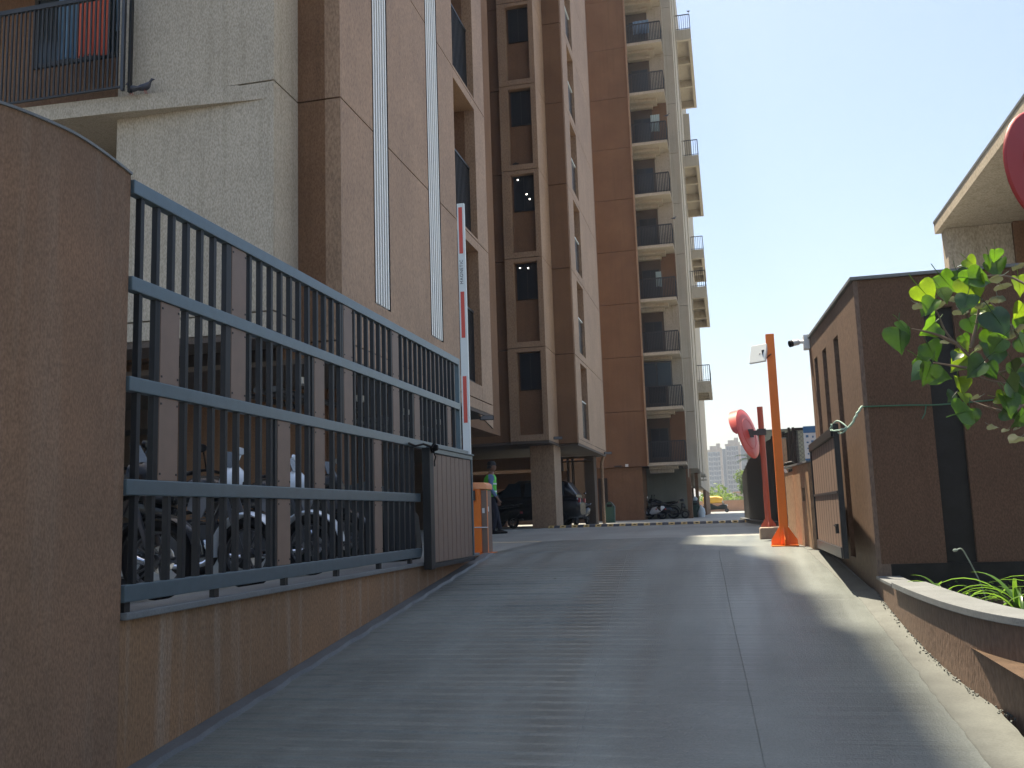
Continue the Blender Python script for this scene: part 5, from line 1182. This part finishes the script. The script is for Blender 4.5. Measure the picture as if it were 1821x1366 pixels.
# local: facing +X, left is +Y
hip = (0, 0, 0.95)
V = [hip, (-0.02, 0, 1.12), (-0.03, 0, 1.3), (0.0, 0, 1.44), (0.02, 0, 1.52), (0.04, 0, 1.6),        # 0-5 pelvis..head base
     (0.01, 0.19, 1.42), (-0.03, 0.24, 1.14), (0.10, 0.22, 0.90), (0.14, 0.21, 0.84),                  # 6-9 left arm
     (0.01, -0.19, 1.42), (-0.02, -0.25, 1.14), (0.12, -0.23, 0.91), (0.16, -0.22, 0.85),              # 10-13 right arm
     (0.02, 0.09, 0.88), (0.12, 0.10, 0.50), (0.20, 0.11, 0.09),                                       # 14-16 left leg
     (0.0, -0.09, 0.88), (0.08, -0.10, 0.50), (0.02, -0.11, 0.09)]                                     # 17-19 right leg
Ed = [(0, 1), (1, 2), (2, 3), (3, 4), (4, 5), (3, 6), (6, 7), (7, 8), (8, 9), (3, 10), (10, 11), (11, 12), (12, 13), (0, 14), (14, 15), (15, 16), (0, 17), (17, 18), (18, 19)]
Rr = [(0.13, 0.11), (0.12, 0.1), (0.14, 0.11), (0.12, 0.09), 0.055, 0.06, 0.06, 0.042, 0.032, 0.03, 0.06, 0.042, 0.032, 0.03, 0.085, 0.058, 0.038, 0.085, 0.058, 0.038]
for hnd, (wi, sg) in enumerate(((9, 1), (13, -1))):
    w0 = Vector(V[wi]); pm = w0+Vector((0.035, 0, -0.05)); i0 = len(V); V.append(tuple(pm)); Ed.append((wi, i0)); Rr.append((0.03, 0.016))
    for k in range(4):
        b = pm+Vector((-0.03+k*0.018, 0, -0.03)); L_ = (0.03, 0.038, 0.042, 0.036)[k]
        i1 = len(V); V += [tuple(b+Vector((0.004, -sg*0.004, -L_))), tuple(b+Vector((0.008, -sg*0.02, -L_*1.9)))]; Ed += [(i0, i1), (i1, i1+1)]; Rr += [0.009, 0.007]
    i1 = len(V); V += [tuple(pm+Vector((0.04, -sg*0.01, 0.0))), tuple(pm+Vector((0.055, -sg*0.02, -0.035)))]; Ed += [(i0, i1), (i1, i1+1)]; Rr += [0.01, 0.008]
skin('body', V, Ed, Rr, 'skin', t)
m = MB(); m.loft([(1.555, 0.035, 0, 0.05, 0.045), (1.60, 0.05, 0, 0.085, 0.065), (1.66, 0.045, 0, 0.098, 0.075), (1.72, 0.035, 0, 0.10, 0.078), (1.77, 0.03, 0, 0.075, 0.06), (1.79, 0.03, 0, 0.03, 0.03)], 18, 2.1, 'Z')
m.loft([(0.135, 0, 1.655, 0.015, 0.02), (0.158, 0, 1.648, 0.012, 0.014)], 8); hd = m.build('head', 'skin', t)
m = MB(); m.cbox((0.13, 0, 1.612), (0.012, 0.04, 0.008)); m.build('mouth', 'red_pole', hd)
for s_ in (-1, 1):
    m = MB(); m.lathe([(0, -.006), (0.011, 0), (0, .006)], (0.128, s_*0.03, 1.68), 'X', 8); m.build('eye', 'hair', hd)
    m = MB(); m.loft([(1.63, 0.035, s_*0.078, 0.012, 0.008), (1.68, 0.035, s_*0.084, 0.02, 0.01)], 8, 2, 'Z'); m.build('ear', 'skin', hd)
m = MB(); m.loft([(1.63, -0.02, 0, 0.075, 0.074), (1.70, 0.015, 0, 0.095, 0.084)], 16, 2.1, 'Z'); m.build('hair', 'hair', t)
m = MB(); m.loft([(1.705, 0.03, 0, 0.112, 0.088), (1.75, 0.03, 0, 0.112, 0.088), (1.80, 0.02, 0, 0.085, 0.07), (1.815, 0.02, 0, 0.03, 0.03)], 18, 2.1, 'Z')
m.loft([(0.12, 0, 1.712, 0.075, 0.006), (0.21, 0, 1.70, 0.05, 0.005)], 12, 2.4); m.build('cap', 'hair', t)
def sub_(idx, grow, name, mat, extra=None):
    mp = {a: i for i, a in enumerate(idx)}; vs = [V[a] for a in idx]; es = [(mp[a], mp[b]) for a, b in Ed if a in mp and b in mp]
    rs = [tuple((x+grow) for x in (Rr[a] if isinstance(Rr[a], tuple) else (Rr[a], Rr[a]))) for a in idx]; return skin(name, vs, es, rs, mat, t)
sub_([0, 1, 2, 3, 6, 7, 8, 10, 11, 12], 0.014, 'shirt', 'shirt')
sub_([0, 14, 15, 16, 17, 18, 19], 0.018, 'trousers', 'trousers')
m = MB(); m.loft([(0.92, 0.0, 0, 0.15, 0.185), (1.05, -0.02, 0, 0.155, 0.19), (1.25, -0.03, 0, 0.165, 0.2), (1.40, -0.01, 0, 0.15, 0.17), (1.47, 0.0, 0, 0.10, 0.12)], 22, 2.4, 'Z'); m.build('safety_vest', 'vest', t)
m = MB()
for z in (1.03, 1.22): m.loft([(z, -0.02, 0, 0.163, 0.2), (z+0.04, -0.022, 0, 0.166, 0.203)], 22, 2.4, 'Z')
m.build('reflective_band', 'white', t)
for (x, y) in ((0.20, 0.11), (0.02, -0.11)):
    m = MB(); m.loft([(x-0.09, y, 0.05, 0.035, 0.045), (x, y, 0.055, 0.045, 0.055), (x+0.1, y, 0.04, 0.048, 0.036), (x+0.18, y, 0.03, 0.03, 0.022)], 14, 2.6); m.build('shoe', 'black', t)

# ================================================================== PIGEONS
def pigeon(label, loc, rz, s=1.0):
    q = thing('pigeon', label, 'pigeon', loc, 'pigeons on the ledges', True, rz)
    m = MB(); m.loft([(x*s, y*s, z*s, a*s, b*s) for x, y, z, a, b in ((-0.20, 0, 0.07, 0.012, 0.006), (-0.13, 0, 0.075, 0.03, 0.02), (-0.05, 0, 0.085, 0.05, 0.045), (0.03, 0, 0.095, 0.055, 0.055), (0.08, 0, 0.12, 0.04, 0.05), (0.10, 0, 0.17, 0.022, 0.03), (0.115, 0, 0.2, 0.022, 0.022), (0.14, 0, 0.2, 0.014, 0.013), (0.165, 0, 0.195, 0.004, 0.004))], 14, 2.0); m.build('body', 'pigeon', q)
    m = MB()
    for y in (-0.02, 0.02): m.tube([(0.02*s, y*s, 0.05*s), (0.025*s, y*s, 0.0)], 0.004*s, 5); m.tube([(0.0*s, y*s, 0.003), (0.055*s, y*s, 0.003)], 0.003*s, 4)
    m.build('legs', 'red_pole', q)
pigeon('pigeon with raised head on the cream ledge, right of the balcony post', (-8.04, 11.6, 6.79), 0.1)
pigeon('pigeon crouching against the balcony corner post', (-8.2, 11.56, 6.775), 2.9, 0.95)
for i, (x, y, z, l) in enumerate(((-2.05, 50.7, 22.25, 'bird perched beside the third balcony railing from the top of the picture'), (-2.0, 50.75, 16.3, 'bird on the pipe beside a middle balcony of the rear tower'), (-0.62, 61.0, 33.9, 'bird on the topmost terrace railing in view'))):
    pigeon(l, (x, y, z), 0.5*i)

# ================================================================== BINS, SACK, RICKSHAW
def bin_(label, loc, s=1.0):
    q = thing('litter_bin', label, 'bin', loc, 'green bins by the towers', True)
    m = MB(); m.loft([(0.0, 0, 0, 0.22*s, 0.2*s), (0.72*s, 0, 0, 0.25*s, 0.22*s)], 20, 5, 'Z'); m.build('body', 'bin_green', q)
    m = MB(); n = 12; pts = [(-0.24*s+0.48*s*i/n, -0.2*s, 0.72*s+0.27*s*math.sin(PI*i/n)) for i in range(n+1)]; m.prism(pts, (0, 0.4*s, 0)); m.build('domed_lid', 'bin_green', q)
    m = MB(); m.tube(pts, 0.018*s, 6); m.tube([(p[0], 0.2*s, p[2]) for p in pts], 0.018*s, 6); m.build('lid_rim', 'grey_metal', q)
    B('flap', 'black', q, (-0.12*s, 0.12*s, -0.215*s, -0.201*s, 0.74*s, 0.86*s))
bin_('green dome topped bin beside the downpipe of the middle tower', (-5.15, 41.5, 0), 0.93)
bin_('dark green bin with rubbish on top by the rear tower corner', (-2.05, 58.5, 0), 1.0)
m = MB(); m.loft([(0.0, 0, 0, 0.2, 0.2), (0.25, 0.02, 0, 0.24, 0.22), (0.5, 0.05, 0, 0.16, 0.15), (0.66, 0.0, 0, 0.05, 0.05), (0.72, -0.02, 0, 0.08, 0.06)], 12, 2.3, 'Z'); m.v = [(x*(1+0.1*math.sin(13*z+5*y)), y*(1+0.1*math.sin(11*z+7*x)), z) for x, y, z in m.v]
o = m.build('plastic_sack', 'bag_white', None); o.location = (-1.72, 58.2, 0); tag(o, 'white plastic sack leaning beside the rear green bin', 'sack')
m = MB(); m.loft([(0.0, 0, 0, 0.12, 0.12), (0.12, 0.02, 0, 0.14, 0.12), (0.25, 0.0, 0, 0.05, 0.05)], 10, 2.3, 'Z'); o = m.build('rubbish_bag', 'bag_white', None); o.location = (-2.05, 58.5, 1.0); tag(o, 'small pale bag on top of the rear green bin', 'bag')
# auto rickshaw
t = thing('auto_rickshaw', 'yellow topped auto rickshaw parked in front of the terracotta wall', 'auto rickshaw', (-1.5, 104, G(104)), None, True, math.radians(-8))
m = MB(); m.loft([(-1.25, 0, 1.3, 0.55, 0.3), (-1.2, 0, 1.35, 0.62, 0.4), (0.2, 0, 1.4, 0.62, 0.38), (0.75, 0, 1.3, 0.52, 0.3)], 18, 4); m.build('hood', 'yellow', t)
m = MB(); m.loft([(-1.25, 0, 0.6, 0.55, 0.3), (-0.6, 0, 0.65, 0.62, 0.36), (0.2, 0, 0.5, 0.6, 0.16), (0.8, 0, 0.6, 0.4, 0.3), (1.2, 0, 0.6, 0.2, 0.25)], 18, 3); m.build('body', 'tarp', t)
m = MB(); m.prism([(0.78, -0.45, 0.9), (0.78, 0.45, 0.9), (0.7, 0.42, 1.45), (0.7, -0.42, 1.45)], (0.02, 0, 0)); m.build('windscreen', 'glass', t)
for (x, y) in ((-0.9, -0.55), (-0.9, 0.55), (1.15, 0)):
    m = MB(); m.torus((x, y, 0.22), 0.16, 0.06, 'Y', 18, 8); w_ = m.build('wheel', 'black', t); m = MB(); m.lathe([(0, -0.03), (0.12, -0.03), (0.12, 0.03), (0, 0.03)], (x, y, 0.22), 'Y', 12); m.build('hubcap', 'grey_metal', w_)
m = MB(); m.tube([(1.15, 0, 0.25), (0.95, 0, 0.9), (0.85, 0, 1.0)], 0.04, 8); m.tube([(0.85, -0.3, 1.02), (0.85, 0.3, 1.02)], 0.02, 6); m.build('handlebar', 'black', t)
m = MB(); m.lathe([(0, 0), (0.08, 0), (0.07, 0.05), (0, 0.06)], (1.2, 0, 0.75), 'X', 12); m.build('headlight', 'chrome', t)
m = MB(); m.cbox((-0.7, 0, 0.95), (0.4, 1.0, 0.3)); m.build('seat', 'seat', t)

# ================================================================== BACKGROUND
t = thing('terracotta_wall', 'long low terracotta boundary wall at the far end of the court', 'wall', (0, 128, 0.1))
B('wall', 'orange_wall', t, (-40, 60, 128, 128.3, 0.05, 1.55)); B('coping', 'far_cream', t, (-40, 60, 127.97, 128.33, 1.551, 1.6))
def bush_mass(name, label, x0, x1, y0, y1, zb, zt, n, seed, size=0.35, mat='bush'):
    rnd = random.Random(seed); m = MB()
    for i in range(n):
        x = rnd.uniform(x0, x1); y = rnd.uniform(y0, y1)
        top = zb+(zt-zb)*(0.55+0.25*math.sin(x*0.9+seed)+0.2*math.sin(x*2.7+y)); z = zb+(top-zb)*rnd.random()**0.6
        d = Vector((rnd.gauss(0, 1), rnd.gauss(0, 1), rnd.gauss(0, 0.6))).normalized()*size*rnd.uniform(0.4, 1); s_ = d.cross(Vector((rnd.gauss(0, 1), rnd.gauss(0, 1), rnd.gauss(0, 1)))).normalized()*d.length*0.45
        p = Vector((x, y, z)); m.add([p-d, p+s_, p+d, p-s_], [(0, 1, 2, 3)])
    return tag(m.build(name, mat, None), label, 'bushes', kind='stuff')
bush_mass('bushes', 'green scrub growing behind the terracotta wall', -14, 22, 129, 150, 0.2, 4.2, 9000, 3, 0.34)
def tree(name, label, x, y, z0, h, r, n, seed, mat='bush', size=0.3):
    rnd = random.Random(seed); t = thing(name, label, 'tree', (x, y, z0))
    m = MB(); m.tube([(x, y, z0), (x+0.1, y, z0+h*0.4), (x-0.1, y, z0+h*0.75)], [0.16, 0.11, 0.05], 8)
    cl = []
    for k in range(7):
        a = rnd.uniform(0, 2*PI); c = Vector((x+math.cos(a)*r*0.55*rnd.random(), y+math.sin(a)*r*0.55*rnd.random(), z0+h*rnd.uniform(0.5, 0.92))); cl.append((c, r*rnd.uniform(0.3, 0.55))); m.tube([(x, y, z0+h*0.4), tuple(c)], [0.07, 0.02], 5)
    m.build('trunk', 'bark', t); m = MB()
    for i in range(n):
        c, rr = rnd.choice(cl); v = Vector((rnd.gauss(0, 1), rnd.gauss(0, 1), rnd.gauss(0, 1))).normalized()*rr*rnd.random()**0.4
        d = Vector((rnd.gauss(0, 1), rnd.gauss(0, 1), rnd.gauss(0, 0.6))).normalized()*size*rnd.uniform(0.4, 1); s_ = d.cross(Vector((rnd.gauss(0, 1), rnd.gauss(0, 1), rnd.gauss(0, 1)))).normalized()*d.length*0.45
        p = c+v; m.add([p-d, p+s_, p+d, p-s_], [(0, 1, 2, 3)])
    m.build('crown', mat, t); return t
tree('small_tree', 'light green small tree rising above the scrub near the red mirror', 2.4, 140, 0.1, 5.4, 2.2, 1600, 5, size=0.3)
tree('small_tree', 'leafy tree hidden mostly behind the dark fence', 9, 150, 0.1, 7, 3.4, 1500, 6, size=0.35)
tree('small_tree', 'low rounded tree at the left end of the scrub beside the rear tower', -8.5, 150, 0.1, 4.5, 2.6, 1300, 9, size=0.3)
t = thing('palm_tree', 'young palm with dark fronds showing past the dark fence', 'palm', (1.25, 48, 0))
m = MB(); m.tube([(1.25, 48, 0), (1.27, 48, 1.5), (1.22, 48, 2.75)], [0.13, 0.1, 0.08], 10); m.build('trunk', 'bark', t)
for k in range(11):
    a = k*2*PI/11+0.2; m = MB(); p = Vector((1.22, 48, 2.75)); e = math.radians(55 if k % 2 else 32); d = Vector((math.cos(a), math.sin(a), 0)); pts = []
    for i in range(9): pts.append(p.copy()); p += (d*math.cos(e)+Vector((0, 0, math.sin(e))))*0.11; e -= 0.17
    m.tube(pts, 0.01, 5); sd = Vector((-d.y, d.x, 0))
    for i in range(1, 9):
        for s_ in (-1, 1):
            q = pts[i]; tip = q+sd*s_*0.2+d*0.14-Vector((0, 0, 0.08)); m.add([q-d*0.014, q+d*0.014, tip], [(0, 1, 2)])
    m.build('frond', 'lily', t)
# far apartment towers
def far_tower(label, x0, x1, y, h, cols, floors, mat, seed):
    t = thing('far_apartment_tower', label, 'building', (x0, y, 0))
    B('wall', mat, t, (x0, x1, y, y+16, 0, h)); B('edge_pier', 'far_cream', t, (x1-0.9, x1+0.1, y-0.35, y-0.01, 0, h+1.2)); B('parapet', 'far_cream', t, (x0-0.2, x1-0.91, y-0.3, y-0.01, h-0.6, h+0.5))
    m = MB(); m2 = MB(); w = (x1-x0-1.2)/cols; fh = (h-1.5)/floors
    for i in range(cols):
        for j in range(floors):
            xa = x0+0.3+i*w; z = 0.8+j*fh
            m.box(xa+w*0.18, xa+w*0.82, y-0.04, y-0.005, z+0.5, z+fh*0.8)
            if (i+j*0) % 2 == 0: m2.box(xa+w*0.08, xa+w*0.95, y-0.5, y-0.045, z-0.1, z+0.16); m2.box(xa+w*0.08, xa+w*0.14, y-0.5, y-0.045, z+0.17, z+fh*0.8)
            else: m2.box(xa+w*0.12, xa+w*0.88, y-0.2, y-0.045, z+fh*0.82, z+fh*0.9)
    m.build('windows', 'far_glass', t, kind='stuff'); m2.build('balcony_edges', 'far_frame', t, kind='stuff')
    xm = (x0+x1)/2; B('roof_room', 'far_cream', t, (xm-2.2, xm+0.8, y+2, y+7, h, h+2.4)); B('water_tank', 'far_cream', t, (xm+0.9, x1-0.6, y+3, y+8, h, h+3.6))
    return t
far_tower('haze-blue far tower nearest the rear balcony tower', -9.2, -2.3, 470, 29.0, 5, 12, 'far_blue', 1)
far_tower('middle far tower with pink roof rooms, left of the red mirror', -0.4, 6.6, 478, 32.0, 5, 13, 'far_blue', 2)
far_tower('far tower partly hidden behind the red mirror', 9.2, 17.0, 486, 33.0, 5, 13, 'far_blue', 3)
far_tower('far tower hidden behind the dark fence', 20, 28, 470, 30.0, 5, 12, 'far_blue', 4)
for i, (x0, x1, y, h) in enumerate(((-2.25, -0.45, 476, 30.0), (6.75, 9.1, 484, 32.0))):
    t = thing('far_stair_block', ['haze-blue stair block between the two left far towers', 'haze-blue stair block beside the red mirror edge'][i], 'building', (x0, y, 0)); B('wall', 'far_dark', t, (x0, x1, y, y+12, 0, h)); B('corner_band', 'far_frame', t, (x0+0.02, x0+0.3, y-0.1, y-0.01, 0, h))
t = thing('low_far_house', 'low pale pink house in front of the far towers', 'building', (3, 260, 0)); B('wall', 'far_cream', t, (1.2, 6, 260, 270, 0, 4.6)); B('roof', 'orange_wall', t, (1.0, 6.2, 259.8, 270.2, 4.6, 5.0)); B('window', 'far_glass', t, (2, 2.8, 259.95, 259.99, 2.4, 3.6), (3.6, 4.4, 259.95, 259.99, 2.4, 3.6))
bush_mass('far_wood', 'band of trees along the foot of the far towers', -60, 80, 300, 330, 0, 6.0, 5000, 9, 0.9)

# ================================================================== HAZE
m = MB(); m.box(-720, 720, -420, 1520, -2.5, 60); hz = m.build('haze', 'white', None, kind='stuff'); hz['label'] = 'thin pale air between the camera and the far towers'; hz['category'] = 'haze'
hm = bpy.data.materials.new('thin_air'); hm.use_nodes = True; hn = hm.node_tree.nodes; hl = hm.node_tree.links; hn.remove(hn['Principled BSDF'])
vp = hn.new('ShaderNodeVolumePrincipled'); vp.inputs['Color'].default_value = (0.86, 0.92, 1.0, 1); vp.inputs['Density'].default_value = 0.0006; vp.inputs['Anisotropy'].default_value = 0.2
hl.new(vp.outputs[0], hn['Material Output'].inputs['Volume']); hz.data.materials.clear(); hz.data.materials.append(hm)
